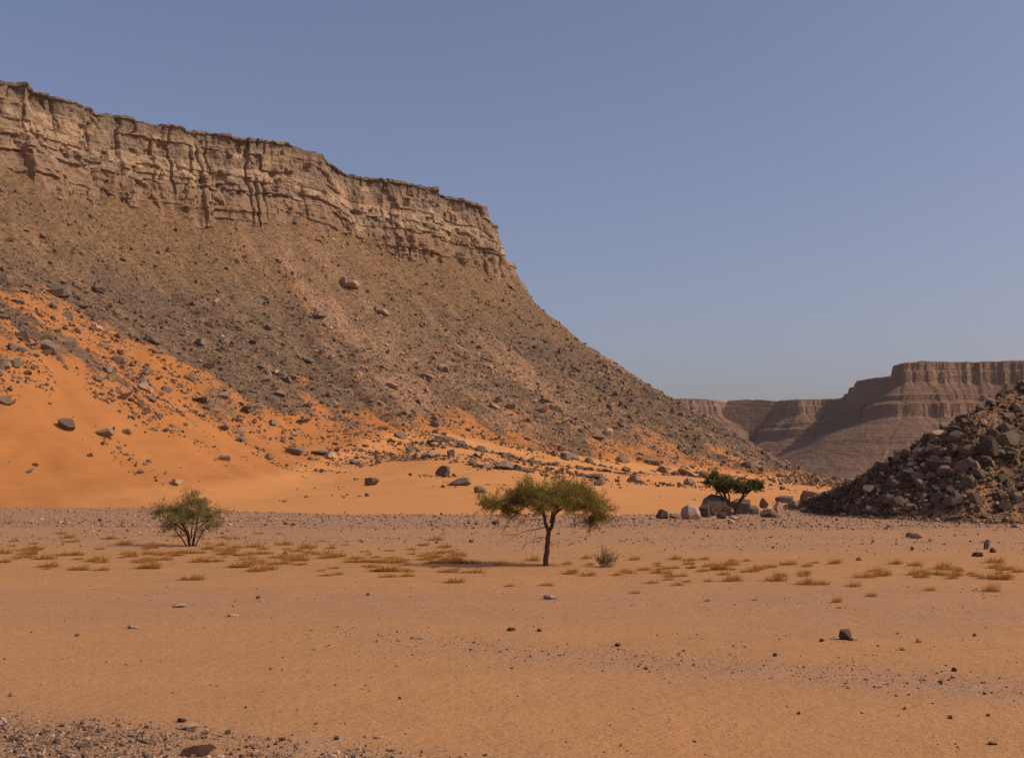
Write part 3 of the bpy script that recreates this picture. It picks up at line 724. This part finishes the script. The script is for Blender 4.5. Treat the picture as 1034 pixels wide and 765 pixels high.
# --- boulder row at the foot of the sand
ROW = [
    (670, 520, 13, 10, 'dark', 'small dark boulder at the outer end of the row on the sand edge'),
    (681, 521, 12, 6, 'grey', 'low grey boulder next to the end boulder of the row'),
    (698, 519, 20, 15, 'pale', 'rounded pinkish boulder with a dark shaded flank in the row'),
    (713, 517, 11, 14, 'dark', 'narrow dark boulder wedged against the biggest grey boulder'),
    (724, 513, 25, 21, 'grey', 'biggest grey angular boulder in the row by the far acacia'),
    (729, 521, 12, 7, 'dark', 'small dark boulder at the foot of the biggest grey boulder'),
    (751, 513, 21, 16, 'dark', 'dark wedge shaped boulder behind the far acacia trunk'),
    (762, 516, 11, 9, 'grey', 'grey boulder leaning on the dark wedge shaped boulder'),
    (772, 509, 9, 13, 'dark', 'upright dark boulder standing alone in the row'),
    (775, 519, 13, 9, 'dark', 'low dark boulder below the upright one in the row'),
    (786, 513, 10, 11, 'tan', 'brownish upright block near the end of the boulder row'),
    (795, 506, 19, 10, 'dark', 'dark flat topped boulder joining the row to the rubble hill'),
    (803, 511, 14, 9, 'grey', 'grey boulder just below the dark flat topped one'),
    (822, 503, 34, 14, 'grey', 'long low grey slab boulder at the start of the rubble hill'),
    (741, 523, 10, 5, 'tan', 'small tan stone in front of the boulder row'),
    (738, 527, 7, 5, 'pale', 'little pale stone on the gravel below the boulder row'),
    (658, 523, 7, 3, 'pale', 'little flat pale stone off the end of the boulder row'),
    (784, 521, 8, 5, 'grey', 'small grey stone between the row and the rubble hill'),
    (812, 515, 9, 6, 'grey', 'small grey block under the long slab boulder'),
    (735, 517, 8, 10, 'dark', 'dark block pressed to the side of the biggest grey boulder'),
]
for px, py, wp, hp, mk, lab in ROW: place_px(px, py, wp, hp, mk, 0, lab, lambda a, b: G(a, b), y0=60)

# --- boulders of the dark hill
r = np.random.default_rng(33)
n = 52000
jt = r.uniform(0.02, 1.1, n); ic = r.integers(0, len(HPX), n)
ji = np.clip(np.searchsorted(HT, jt), 0, len(HT) - 1)
P3 = HV[ji, ic] + r.normal(0, 0.25, (n, 3)) * np.array([1, 1, 0])
size = powsize(n, 0.30, 2.4, 1.85, r) * np.where(jt < 0.12, 0.7, 1.0)
ok = (HPX[ic] > 792) & (HPX[ic] < 1150) & (r.random(n) < 0.5 + 0.5 * sstep(0.05, 0.4, jt + 0.35 * fbm(P3[:, 0] / 5, P3[:, 1] / 5, 47, 3)))
hl = np.interp(HPX[ic], [780, 830, 900], [0.28, 0.5, 1.0]); size *= hl
P3, size, jt, px_ = P3[ok], size[ok], jt[ok], HPX[ic][ok]; n = len(P3)
tone = np.clip(r.normal(0.42, 0.27, n), 0, 1)
infr = (P3[:, 0] / P3[:, 1] < 0.425)
order = np.argsort(-(size * infr))[:100]
m = np.ones(n, bool); m[order] = False
tag(link('hill_rubble', scatter_mesh('hill_rubble', P3[m], size[m], tone[m], M['rubdark'], 0.6, 0.12)), 'dark broken rubble between the boulders of the hill', 'rubble', kind='stuff')
rr2 = random.Random(12)
for i in order:
    mk = 'dark' if rr2.random() < 0.78 else 'grey'
    zone = 'near the crest' if jt[i] > 0.66 else ('midway up' if jt[i] > 0.28 else 'at the foot')
    put_rock('boulder', rr2.choice(RM[mk]), P3[i], size[i] * 1.15, '%s angular boulder heaped %s of the rubble hill' % ('dark brown' if mk == 'dark' else 'grey', zone), 'boulder',
             '%s boulders %s of the rubble hill' % ('dark' if mk == 'dark' else 'grey', zone), None, 0.6, 0.12, rr2)
def HF(X, Y):
    out = np.full(np.shape(X), -9.0); return out
HH = [(1000, 455, 30, 26, 'dark', 'biggest dark angular boulder midway up the rubble hill'), (1017, 443, 36, 18, 'grey', 'broad grey slab above the biggest dark boulder of the hill'),
      (945, 437, 28, 9, 'tan', 'flat tan slab on the crest line of the rubble hill'), (955, 465, 16, 12, 'grey', 'grey block beside the biggest dark boulder, towards the valley'),
      (877, 493, 22, 11, 'grey', 'flat lit slab low on the rubble hill where it meets the sand'), (858, 492, 13, 13, 'dark', 'dark block beside the flat lit slab low on the hill'),
      (931, 502, 12, 10, 'pale', 'small pale rounded boulder near the foot of the hill'), (843, 497, 15, 13, 'grey', 'grey boulder at the very end of the rubble hill'),
      (1028, 502, 18, 12, 'dark', 'dark boulder near the foot of the hill at the picture edge'), (960, 523, 22, 8, 'dark', 'long dark stone at the lower edge of the rubble hill')]
nf = 4200; kf = r.integers(0, len(HPX), nf); j0 = np.argmin(np.abs(HT)); Pf = HV[j0, kf] + np.stack([r.normal(0, 2.0, nf), -np.abs(r.normal(0, 4.2, nf)), np.zeros(nf)], 1)
kk = (HPX[kf] > 765) & (HPX[kf] < 1150); Pf = Pf[kk]; Pf[:, 2] = G(Pf[:, 0], Pf[:, 1])
tag(link('fallen_stones', scatter_mesh('fallen_stones', Pf, powsize(len(Pf), 0.2, 1.3, 2.2, r), np.clip(r.normal(0.45, 0.25, len(Pf)), 0, 1), M['rubdark'], 0.5, 0.15)), 'loose dark stones strewn along the foot of the rubble hill', 'rubble', kind='stuff')
pc = HV.reshape(-1, 3); ppx = CX + F * pc[:, 0] / (pc[:, 1] * CT + (pc[:, 2] - CAMZ) * ST)
ppy = CY - F * ((pc[:, 2] - CAMZ) * CT - pc[:, 1] * ST) / (pc[:, 1] * CT + (pc[:, 2] - CAMZ) * ST)
front = np.repeat(HT <= 1.0, HV.shape[1])
for px, py, wp, hp, mk, lab in HH:
    q = np.where(front, (ppx - px) ** 2 + (ppy - py - hp * 0.3) ** 2, 1e9); p = pc[np.argmin(q)]
    W = wp * 0.72 * p[1] / F; Hh = hp * 0.72 * p[1] / F; me = rr.choice((SLAB if wp > 2 * hp else RM)[mk])
    co = np.array([v.co[:] for v in me.vertices]); ext = co.max(0) - co.min(0)
    o = link('boulder', me); o.scale = (W / ext[0], W * .8 / ext[1], Hh * 1.3 / ext[2]); o.rotation_euler = (rr.uniform(-.2, .2), rr.uniform(-.2, .2), rr.choice((0, math.pi)) + rr.uniform(-.4, .4))
    o.location = (p[0], p[1] - 0.6, p[2] + Hh * 0.4); tag(o, lab, 'boulder')

# --- gravel and pebbles of the plain (uncountable), by zones
def zone(n, x0, x1, y0, y1, lo, hi, a, f, seed, tm=0.5, ts=0.22):
    q = np.random.default_rng(seed); X = q.uniform(x0, x1, n); Y = q.uniform(y0, y1, n); k = q.random(n) < f(X, Y); X, Y = X[k], Y[k]
    return np.stack([X, Y, G(X, Y)], 1), powsize(len(X), lo, hi, a, q), np.clip(q.normal(tm, ts * 1.25, len(X)), 0, 1)
zs = [
    zone(130000, -16, 6, 19, 33, 0.02, 0.17, 1.8, lambda x, y: gravel_field(x, y) * (0.35 + 0.65 * (fbm(x / 2, y / 2, 3, 2) > -.1)) * sstep(-0.5, 1.5, 27.8 - (x + 12) * 0.43 - y), 1),
    zone(26000, -12, 17, 26, 48, 0.025, 0.16, 2.2, lambda x, y: 0.55 * np.exp(-((y - (37.5 - 0.56 * x)) / 2.4) ** 2) * sstep(-14, 8, x), 2, 0.42),
    zone(60000, -45, 45, 20, 95, 0.015, 0.13, 2.4, lambda x, y: 0.35 + 0.65 * (fbm(x / 6, y / 4, 4, 3) > 0.1), 3, 0.38, 0.24),
    zone(26000, -120, 110, 86, 180, 0.09, 0.55, 2.3, lambda x, y: gravel_field(x, y) * (np.abs(x / y) < .5) * (0.3 + 0.7 * (fbm(x / 9, y / 5, 5, 3) > 0)), 4, 0.5, 0.22),
    zone(26000, -175, 110, 150, 360, 0.16, 0.8, 2.5, lambda x, y: (np.abs(x / y) < .5) * gravel_field(x, y) * (bil(TZ, x, y) < G(x, y) + 0.2) * 0.9, 5, 0.5, 0.22),
]
P3 = np.vstack([a[0] for a in zs]); size = np.concatenate([a[1] for a in zs]); tone = np.concatenate([a[2] for a in zs])
tag(link('gravel', scatter_mesh('gravel', P3, size, tone, M['gravel'], 0.4, 0.2)), 'loose pebbles and gravel strewn over the sandy plain', 'gravel', kind='stuff')

# --- single stones of the plain
STONES = [
    (852, 641, 13, 15, 'dark', 'upright dark stone standing alone on open sand'), (863, 645, 9, 5, 'pale', 'flat pale stone leaning beside the upright dark stone'),
    (830, 646, 6, 5, 'dark', 'small round dark stone near the upright dark stone'), (925, 541, 15, 8, 'pale', 'pale sharp edged stone on the gravel before the rubble hill'),
    (918, 540, 8, 7, 'dark', 'dark stone touching the pale sharp edged stone'), (996, 551, 6, 12, 'dark', 'tall thin dark stone upright on the gravel'),
    (988, 560, 12, 6, 'dark', 'low dark stone beside the tall thin stone'), (1003, 556, 7, 6, 'dark', 'small dark stone behind the tall thin stone'),
    (868, 564, 8, 6, 'tan', 'small tan stone among the dry tufts before the hill'), (921, 554, 5, 5, 'dark', 'tiny dark stone on gravel below the pale sharp edged stone'),
    (180, 611, 16, 5, 'pale', 'pale flat stone on the open sand below the bushy tree'), (134, 633, 11, 4, 'pale', 'pale flat stone farther down the open sand'),
    (261, 603, 5, 4, 'dark', 'lone dark stone on the sand between tree and bank'), (236, 621, 12, 4, 'pale', 'thin pale stone lying near the lone dark stone'),
    (78, 641, 5, 4, 'dark', 'small dark stone near the edge of the open sand'), (372, 600, 4, 4, 'dark', 'tiny dark stone below the dry tufts'),
    (423, 644, 10, 4, 'tan', 'tan flat stone at the start of the stony streak'), (516, 635, 10, 5, 'dark', 'dark flat stone below the acacia'),
    (545, 636, 6, 4, 'dark', 'small dark stone to the side of the dark flat stone'), (624, 651, 7, 5, 'dark', 'dark stone on the stony streak'),
    (556, 603, 16, 5, 'pale', 'small heap like pale stone below the acacia trunk'), (964, 676, 6, 5, 'dark', 'dark stone in the gravel streak'),
    (783, 661, 5, 4, 'dark', 'dark pebble at the head of the gravel streak'), (960, 724, 5, 4, 'dark', 'lone dark pebble on smooth sand'),
    (1003, 750, 12, 3, 'dark', 'flat dark flake on smooth sand near the picture corner'), (57, 749, 9, 9, 'dark', 'upright dark stone on the pebbly bank'),
    (85, 753, 14, 6, 'dark', 'rounded dark stone next to the upright one on the pebbly bank'), (190, 733, 24, 6, 'tan', 'low reddish slab on the edge of the pebbly bank'),
    (183, 727, 10, 5, 'dark', 'dark chip behind the low reddish slab'), (230, 739, 7, 5, 'dark', 'dark stone at the rim of the pebbly bank'),
    (382, 744, 10, 4, 'tan', 'tan stone at the far end of the pebbly bank'), (145, 748, 16, 5, 'dark', 'long dark stone in the middle of the pebbly bank'),
    (285, 746, 8, 5, 'dark', 'dark stone half buried beyond the red stone'), (13, 701, 7, 5, 'pale', 'pale stone at the top of the pebbly bank'),
    (395, 757, 6, 4, 'dark', 'dark pebble at the lower margin of the sand'), (340, 745, 6, 5, 'dark', 'small dark stone by itself on the pebbly bank end'),
    (402, 646, 6, 3, 'pale', 'pale chip on the stony streak'), (318, 655, 5, 3, 'tan', 'tan chip on open sand'), (912, 655, 7, 4, 'tan', 'tan stone above the gravel streak'),
    (928, 647, 6, 4, 'tan', 'second tan stone above the gravel streak, the smaller'), (984, 641, 4, 4, 'dark', 'tiny dark stone above the end of the gravel streak'),
    (476, 546, 6, 5, 'dark', 'dark stone on gravel behind the acacia shadow'), (780, 520, 8, 5, 'dark', 'dark stone at the gravel edge by the boulder row'),
    (500, 527, 9, 5, 'dark', 'dark stone on the gravel under the acacia crown'), (473, 527, 4, 6, 'dark', 'small upright stone on the gravel beside the acacia'),
]
for px, py, wp, hp, mk, lab in STONES:
    place_px(px, py, wp * 0.9, hp * 0.8, mk, 0, lab, G, 'stone', 15, 'stone', depth=0.9)
# the dark red stone at the picture's lower edge
p = hit(199, 762, G, 15)
o = link('stone', rock_mesh('stone', 41, M['rust'], True, (1, .6, .35))); o.scale = (0.62, 0.62, 0.52); o.rotation_euler = (0.2, -0.1, 0.25)
o.location = (p[0], p[1], p[2] + 0.05); tag(o, 'dark rusty red slab cut by the lower edge of the picture', 'stone')

# ------------------------------------------------------------------ trees
def tube_arrays(lines, sides=6):
    Vs, Fs = [], []; b = 0
    for pts, rad in lines:
        pts = np.asarray(pts, float); n = len(pts); tg = np.gradient(pts, axis=0); tg /= np.linalg.norm(tg, axis=1)[:, None] + 1e-9
        up = np.tile(np.array([0.31, 0.85, 0.43]), (n, 1)); a = np.cross(tg, up); a /= np.linalg.norm(a, axis=1)[:, None] + 1e-9; c = np.cross(tg, a)
        th = np.linspace(0, 2 * np.pi, sides, endpoint=False)
        ring = pts[:, None, :] + np.asarray(rad)[:, None, None] * (np.cos(th)[None, :, None] * a[:, None] + np.sin(th)[None, :, None] * c[:, None])
        Vs.append(ring.reshape(-1, 3))
        i = np.arange(n - 1)[:, None] * sides; j = np.arange(sides)[None]; k = (j + 1) % sides
        Fs.append(np.stack([i + j, i + k, i + sides + k, i + sides + j], -1).reshape(-1, 4) + b); b += n * sides
    return np.vstack(Vs), np.vstack(Fs)
def bend(a, b, r, sag=0.12, n=6):
    a = np.asarray(a, float); b = np.asarray(b, float); L = np.linalg.norm(b - a); t = np.linspace(0, 1, n)[:, None]
    off = r.normal(0, sag * L, 3); off2 = r.normal(0, sag * 0.5 * L, 3)
    return a + (b - a) * t + off * np.sin(np.pi * t) + off2 * np.sin(2 * np.pi * t)
def leaves_along(tw, r, per, size, spread, tone):
    Vs, As = [], []
    for pts, tn in tw:
        L = np.linalg.norm(np.diff(pts, axis=0), axis=1).sum(); k = max(3, int(per * L))
        u = r.uniform(0.12, 1.05, k) * (len(pts) - 1); i = np.clip(u.astype(int), 0, len(pts) - 2); f = (u - i)[:, None]
        c = pts[i] * (1 - f) + pts[i + 1] * f + r.normal(0, spread, (k, 3))
        a = r.normal(0, 1, (k, 3)); a /= np.linalg.norm(a, axis=1)[:, None]; bb = r.normal(0, 1, (k, 3)); bb -= a * (a * bb).sum(1)[:, None]; bb /= np.linalg.norm(bb, axis=1)[:, None]
        sz = (size * r.uniform(0.6, 1.4, k))[:, None]
        Vs.append(np.stack([c - a * sz, c + bb * sz * 0.38, c + a * sz, c - bb * sz * 0.38], 1)); As.append(np.clip(tn + r.normal(0, tone, k), 0, 1))
    V = np.concatenate(Vs); A = np.concatenate(As)
    return V.reshape(-1, 3), np.arange(len(V) * 4).reshape(-1, 4), np.repeat(A, 4)

def make_tree(name, base, limbs, blobs, seed, leafmat, leaf_size, per, twig_len, label, extra=(), dead=(), trunk_r=0.15, twigs=9, sub=5, spread=0.06):
    """limbs: list of (points, r0, r1) from the ground up; blobs: (centre, radii, limb index, twigs) foliage clumps fed from a limb's end"""
    r = np.random.default_rng(seed); root = bpy.data.objects.new(name, None); COL.objects.link(root); root.location = base
    tag(root, label, 'tree')
    lines = []
    for pts, r0, r1 in limbs:
        q = np.array(pts, float); q = dense(q, max(0.12, trunk_r))[0]; q = smooth_poly(q, 2); q[1:-1] += r.normal(0, trunk_r * 0.10, (len(q) - 2, 3))
        lines.append((q, np.linspace(r0, r1, len(q))))
    V, Fc = tube_arrays(lines, 8); link('trunk', new_mesh('trunk', V, Fc, M['bark'], None, True), root)
    br, tw = [], []
    for c, rad, li, nb in blobs:
        c = np.array(c, float); rad = np.array(rad, float); src = np.array(limbs[li][0][-1], float); r1 = limbs[li][2]
        for _ in range(nb):
            v = r.normal(0, 1, 3); v /= np.linalg.norm(v); v *= r.uniform(0.25, 1.0) ** 0.6; tgt = c + v * rad
            p = bend(src, tgt, r, 0.07, 7); br.append((p, np.linspace(r1 * 0.55, r1 * 0.10, 7)))
            lt = np.clip(0.5 + 0.25 * r.normal(), 0, 1)
            for _ in range(sub):
                u = r.uniform(0.45, 1.0); i = min(5, int(u * 6)); st = p[i] + (p[i + 1] - p[i]) * (u * 6 - i)
                dirv = (tgt - src) / (np.linalg.norm(tgt - src) + 1e-6) * 0.7 + r.normal(0, 0.55, 3) + np.array([0, 0, 0.12])
                out = (st - c) / rad; dirv = dirv + 0.35 * out * np.array([1, 1, 0.5])
                dirv[2] *= 0.65; dirv /= np.linalg.norm(dirv)
                e = st + dirv * twig_len * r.uniform(0.5, 1.3)
                q = bend(st, e, r, 0.06, 4); tw.append((q, lt))
    V, Fc = tube_arrays(br + [(q, np.linspace(r1 * 0.14, r1 * 0.05, 4)) for q, _ in tw], 4)
    if len(extra): pass
    crown_twigs = new_mesh('branches', V, Fc, M['bark'])
    link('branches', crown_twigs, root)
    V, Fc, A = leaves_along(tw, r, per, leaf_size, spread, 0.18)
    link('crown', new_mesh('crown', V, Fc, leafmat, {'tone': A}), root)
    if dead:
        for a, b, rd in dead:
            dl = []; p = bend(a, b, r, 0.10, 7); dl.append((p, np.linspace(rd, rd * 0.3, 7)))
            for _ in range(7):
                i = r.integers(2, 6); e = p[i] + r.normal(0, 0.34, 3) + (np.array(b) - np.array(a)) * 0.14 + np.array([0, 0, -0.12]); dl.append((bend(p[i], e, r, 0.1, 4), np.linspace(rd * 0.45, rd * 0.2, 4)))
            V, Fc = tube_arrays(dl, 4); link('dead_branch', new_mesh('dead_branch', V, Fc, M['twig']), root)
    return root

b = hit(550, 571, G); u = b[1] / F        # metres per pixel at the tree
def px3(x, y, dp=0.0): return (x * u, dp * u, y * u)
limbs = [
    ([px3(1, -3), px3(1, 8), px3(3, 22), px3(4, 36)], 0.19, 0.15),                       # 0 stem
    ([px3(4, 34), px3(0, 46), px3(-2, 58, -4), px3(-8, 68, -8)], 0.13, 0.08),            # 1 left fork
    ([px3(4, 34), px3(9, 43), px3(10, 55, 6), px3(14, 66, 10)], 0.13, 0.08),             # 2 right fork
    ([px3(-2, 56), px3(-14, 64, -6), px3(-28, 66, -10), px3(-40, 61, -12)], 0.10, 0.05),  # 3 left limb
    ([px3(0, 52), px3(-10, 58, 14), px3(-16, 68, 26)], 0.09, 0.05),                      # 4
    ([px3(10, 52), px3(22, 62, -6), px3(35, 64, -14), px3(44, 56, -14)], 0.09, 0.045),    # 5 right limb
    ([px3(10, 54), px3(18, 66, 16), px3(26, 72, 28)], 0.09, 0.05),                       # 6
    ([px3(6, 44), px3(8, 56, -14), px3(6, 68, -28)], 0.09, 0.05),                        # 7 towards the viewer
    ([px3(38, 62, -12), px3(45, 57, -10), px3(50, 51, -6)], 0.05, 0.03),                  # 8 drooping right end
]
blobs = [
    (px3(-9, 69, -4), (20 * u, 22 * u, 11 * u), 1, 17), (px3(16, 68, 6), (20 * u, 22 * u, 11 * u), 2, 17),
    (px3(-34, 62, -10), (18 * u, 20 * u, 11 * u), 3, 15), (px3(-49, 60, -8), (12 * u, 14 * u, 7 * u), 3, 8), (px3(-20, 70, 28), (20 * u, 20 * u, 8 * u), 4, 11),
    (px3(40, 61, -10), (16 * u, 20 * u, 8 * u), 5, 13), (px3(28, 69, 26), (20 * u, 20 * u, 8 * u), 6, 11), (px3(4, 68, -30), (24 * u, 18 * u, 8 * u), 7, 11),
    (px3(49, 51, -6), (10 * u, 13 * u, 9 * u), 8, 9),
]
dead = [(px3(2, 50), px3(-32, 36, -6), 0.035), (px3(3, 40), px3(-40, 24, 4), 0.035), (px3(3, 26), px3(-22, 20, -3), 0.03), (px3(-20, 62, -8), px3(-42, 34, -4), 0.03), (px3(4, 24), px3(14, 22), 0.02),
        (px3(-36, 62, -10), px3(-46, 38, -10), 0.022), (px3(28, 62, -6), px3(32, 36, -4), 0.02)]
make_tree('acacia_tree', b - np.array([0, 0, 0.05]), limbs, blobs, 4, M['leaf'], 0.05, 74, 1.15,
          'flat topped acacia with a dark forked trunk, alone on the open plain', dead=dead, trunk_r=0.17, sub=8, spread=0.085)

b = hit(190, 551, G); u = b[1] / F
limbs = [
    ([px3(2, -3), px3(0, 9), px3(-5, 21), px3(-11, 30)], 0.14, 0.06), ([px3(4, -3), px3(6, 10), px3(8, 22), px3(10, 32)], 0.13, 0.06),
    ([px3(-2, 14), px3(-13, 23, -4), px3(-24, 30, -8)], 0.07, 0.03), ([px3(6, 14), px3(17, 24, -4), px3(25, 30, -4)], 0.07, 0.03),
    ([px3(3, 8), px3(2, 24, 6), px3(0, 42, 8)], 0.07, 0.03), ([px3(2, 6), px3(2, 18, -12), px3(0, 27, -20)], 0.06, 0.03),
    ([px3(1, -3), px3(-9, 10, 3), px3(-18, 20, 6)], 0.07, 0.03), ([px3(5, -3), px3(12, 9, -3), px3(19, 19, -6)], 0.07, 0.03)]
blobs = [(px3(-9, 32, 0), (14 * u, 14 * u, 9 * u), 0, 10), (px3(9, 33, 0), (13 * u, 14 * u, 10 * u), 1, 10), (px3(-22, 33, -6), (11 * u, 12 * u, 7 * u), 2, 8),
         (px3(23, 31, -4), (10 * u, 12 * u, 7 * u), 3, 8), (px3(0, 46, 6), (9 * u, 10 * u, 9 * u), 4, 7), (px3(0, 28, -18), (16 * u, 10 * u, 8 * u), 5, 6),
         (px3(-17, 21, 6), (9 * u, 10 * u, 6 * u), 6, 4), (px3(18, 20, -6), (9 * u, 10 * u, 6 * u), 7, 4)]
dead = [(px3(0, 14), px3(-14, 8, -3), 0.03), (px3(3, 12), px3(16, 8), 0.03), (px3(-1, 20), px3(-16, 16, -3), 0.025), (px3(4, 20), px3(13, 16, -3), 0.025), (px3(1, 6), px3(-8, 4, -6), 0.02)]
make_tree('thorn_tree', b - np.array([0, 0, 0.05]), limbs, blobs, 9, M['leaf2'], 0.065, 46, 1.05,
          'small airy bush shaped tree with several thin stems in front of the sand slope', dead=dead, trunk_r=0.11, sub=7, spread=0.11)

b = hit(738, 521.5, G); b = np.array([(738 - CX) / F * 214, 214.0, float(G(47, 214))]); u = b[1] / F
limbs = [
    ([px3(0, -3), px3(-3, 10), px3(-8, 22)], 0.42, 0.22), ([px3(1, -3), px3(5, 9), px3(12, 22)], 0.36, 0.2), ([px3(-4, 12), px3(-12, 22, -4), px3(-18, 30)], 0.2, 0.1),
    ([px3(-2, 10), px3(-2, 20, 5), px3(-4, 30, 8)], 0.2, 0.1), ([px3(8, 14), px3(16, 23), px3(22, 28, -4)], 0.18, 0.09)]
blobs = [(px3(-9, 32, 0), (14 * u, 14 * u, 8 * u), 0, 18), (px3(13, 31, 0), (14 * u, 14 * u, 7 * u), 1, 18), (px3(-20, 37, 0), (9 * u, 12 * u, 6 * u), 2, 12),
         (px3(0, 33, 6), (14 * u, 12 * u, 5 * u), 3, 14), (px3(23, 30, -3), (8 * u, 12 * u, 4 * u), 4, 11)]
make_tree('acacia_tree', b - np.array([0, 0, 0.05]), limbs, blobs, 15, M['leaf3'], 0.15, 34, 1.25,
          'dark green spreading acacia rising behind the row of boulders', trunk_r=0.25, sub=6, spread=0.14)

# small half dry shrub beside the acacia
def make_shrub(px, py, wp, hp, label, mat, seed, n=60):
    b = hit(px, py, G); u = b[1] / F; r = np.random.default_rng(seed); root = bpy.data.objects.new('desert_shrub', None); COL.objects.link(root); root.location = b; tag(root, label, 'shrub')
    tw, lines = [], []
    for _ in range(n):
        e = np.array([r.normal(0.1, 0.42) * wp * u * 0.5, r.normal(0, 0.4) * wp * u * 0.4, hp * u * r.uniform(0.35, 1.0)]); e[2] *= 1 - 0.5 * min(1, abs(e[0]) / (wp * u * 0.6))
        p = bend((r.normal(0, .05), r.normal(0, .05), -0.03), e, r, 0.08, 5); tw.append((p, np.clip(r.normal(.5, .3), 0, 1))); lines.append((p, np.linspace(0.014, 0.005, 5)))
    V, Fc = tube_arrays(lines, 4); link('stems', new_mesh('stems', V, Fc, M['twig']), root)
    V, Fc, A = leaves_along(tw, r, 16, 0.045, 0.05, 0.2); link('foliage', new_mesh('foliage', V, Fc, mat, {'tone': A}), root)
make_shrub(610, 572, 36, 22, 'half dry grey green shrub on the sand beside the acacia', M['shrub'], 5, 80)

# ------------------------------------------------------------------ dry grass tufts
def tuft_mesh(seed):
    r = np.random.default_rng(seed); Vs, As = [], []; nb = 260
    a = r.uniform(0, 2 * np.pi, nb); R0 = r.random(nb) ** 0.7 * 0.42
    for i in range(nb):
        bx, by = R0[i] * math.cos(a[i]), R0[i] * math.sin(a[i]) * 0.7
        ln = r.uniform(0.2, 0.62) * (1.05 - 0.7 * R0[i]); lean = r.uniform(0.35, 1.45); dr = a[i] + r.normal(0, 0.6)
        ex, ey, ez = bx + math.cos(dr) * ln * math.sin(lean), by + math.sin(dr) * ln * math.sin(lean), ln * math.cos(lean)
        mx, my, mz = bx + (ex - bx) * .45, by + (ey - by) * .45, ez * .66
        px, py = -math.sin(dr) * 0.0065, math.cos(dr) * 0.0065
        Vs += [(bx - px, by - py, -0.02), (bx + px, by + py, -0.02), (mx + px, my + py, mz), (mx - px, my - py, mz), (ex + px * .2, ey + py * .2, ez), (ex - px * .2, ey - py * .2, ez)]
        As += [np.clip(r.normal(.5, .28), 0, 1)] * 6
    k = np.arange(nb)[:, None] * 6
    Fc = np.vstack([k + np.array([[0, 1, 2, 3]]), k + np.array([[3, 2, 4, 5]])])
    return new_mesh('grass_tuft', np.array(Vs), Fc, M['straw'], {'tone': np.array(As)})
TUFT = [tuft_mesh(60 + i) for i in range(7)]
rt = random.Random(17)
def put_tuft(px, py, wp, hp, label, group=None):
    p = hit(px, py, G); mpp = p[1] / F
    o = link('grass_tuft', rt.choice(TUFT)); sx = wp * mpp / 1.25; o.scale = (sx, sx * 0.8, hp * mpp / 0.64); o.location = p; o.rotation_euler = (0, 0, rt.choice((0, math.pi)) + rt.uniform(-.5, .5))
    tag(o, label, 'grass tuft', group)
HEROT = [
    (845, 608, 17, 11, 'round bushy dry tuft set apart on open sand, casting a small shadow'), (880, 602, 17, 9, 'rounded dry tuft just past the bushy one on open sand'),
    (1001, 597, 24, 15, 'thick double dry tuft, the tallest near the picture edge'), (1012, 585, 30, 12, 'arched dry tuft over the thick double tuft'),
    (641, 599, 15, 6, 'small dark gold tuft alone below the half dry shrub'), (939, 596, 18, 7, 'low dry tuft on bare sand before the thick double tuft'),
    (847, 614, 7, 4, 'tiny dry tuft just under the round bushy one'), (862, 592, 22, 9, 'slanting dry tuft behind the round bushy one'),
    (714, 607, 9, 5, 'tiny dry tuft far from the others on the lower sand'), (762, 606, 9, 4, 'second tiny dry tuft on the lower sand'),
    (341, 580, 18, 6, 'flat dry tuft lowest of those between the two trees'), (440, 573, 14, 8, 'dark dry tuft at the tip of the acacia shadow'),
    (505, 571, 20, 9, 'dry tuft beneath the acacia crown'), (538, 566, 22, 10, 'greenish dry tuft beside the acacia trunk'),
    (514, 592, 16, 6, 'thin dry tuft below the acacia shadow'), (552, 591, 22, 6, 'thin dry tuft straight below the acacia trunk'),
]
for a in HEROT: put_tuft(*a)
g1, l1 = 'dry tufts between the bushy tree and the acacia', 'low dry golden tuft among many on the plain around the two trees'
g2, l2 = 'dry tufts before the rubble hill', 'low dry golden tuft among those on the sand before the rubble hill'
for i in range(175):
    px = rt.uniform(0, 480); yc = 560 + (px - 240) * 0.012; py = yc + rt.gauss(0, 10.5)
    py = min(max(py, 539), 588); k = (py - 470) / 100.0
    if abs(px - 190) < 14 and abs(py - 552) < 6: continue
    wd = rt.uniform(12, 36) * k; put_tuft(px, py, wd, wd * rt.uniform(0.2, 0.36), l1, g1)
for i in range(40):
    px = rt.uniform(570, 720); py = min(max(577 + rt.gauss(0, 8), 556), 596); k = (py - 470) / 100.0
    wd = rt.uniform(10, 22) * k; put_tuft(px, py, wd, wd * rt.uniform(0.28, 0.45), l1, g1)
for i in range(52):
    px = rt.uniform(720, 1034); py = min(max(579 + rt.gauss(0, 6), 566), 600); k = (py - 470) / 100.0
    wd = rt.uniform(12, 29) * k; put_tuft(px, py, wd, wd * rt.uniform(0.30, 0.48), l2, g2)
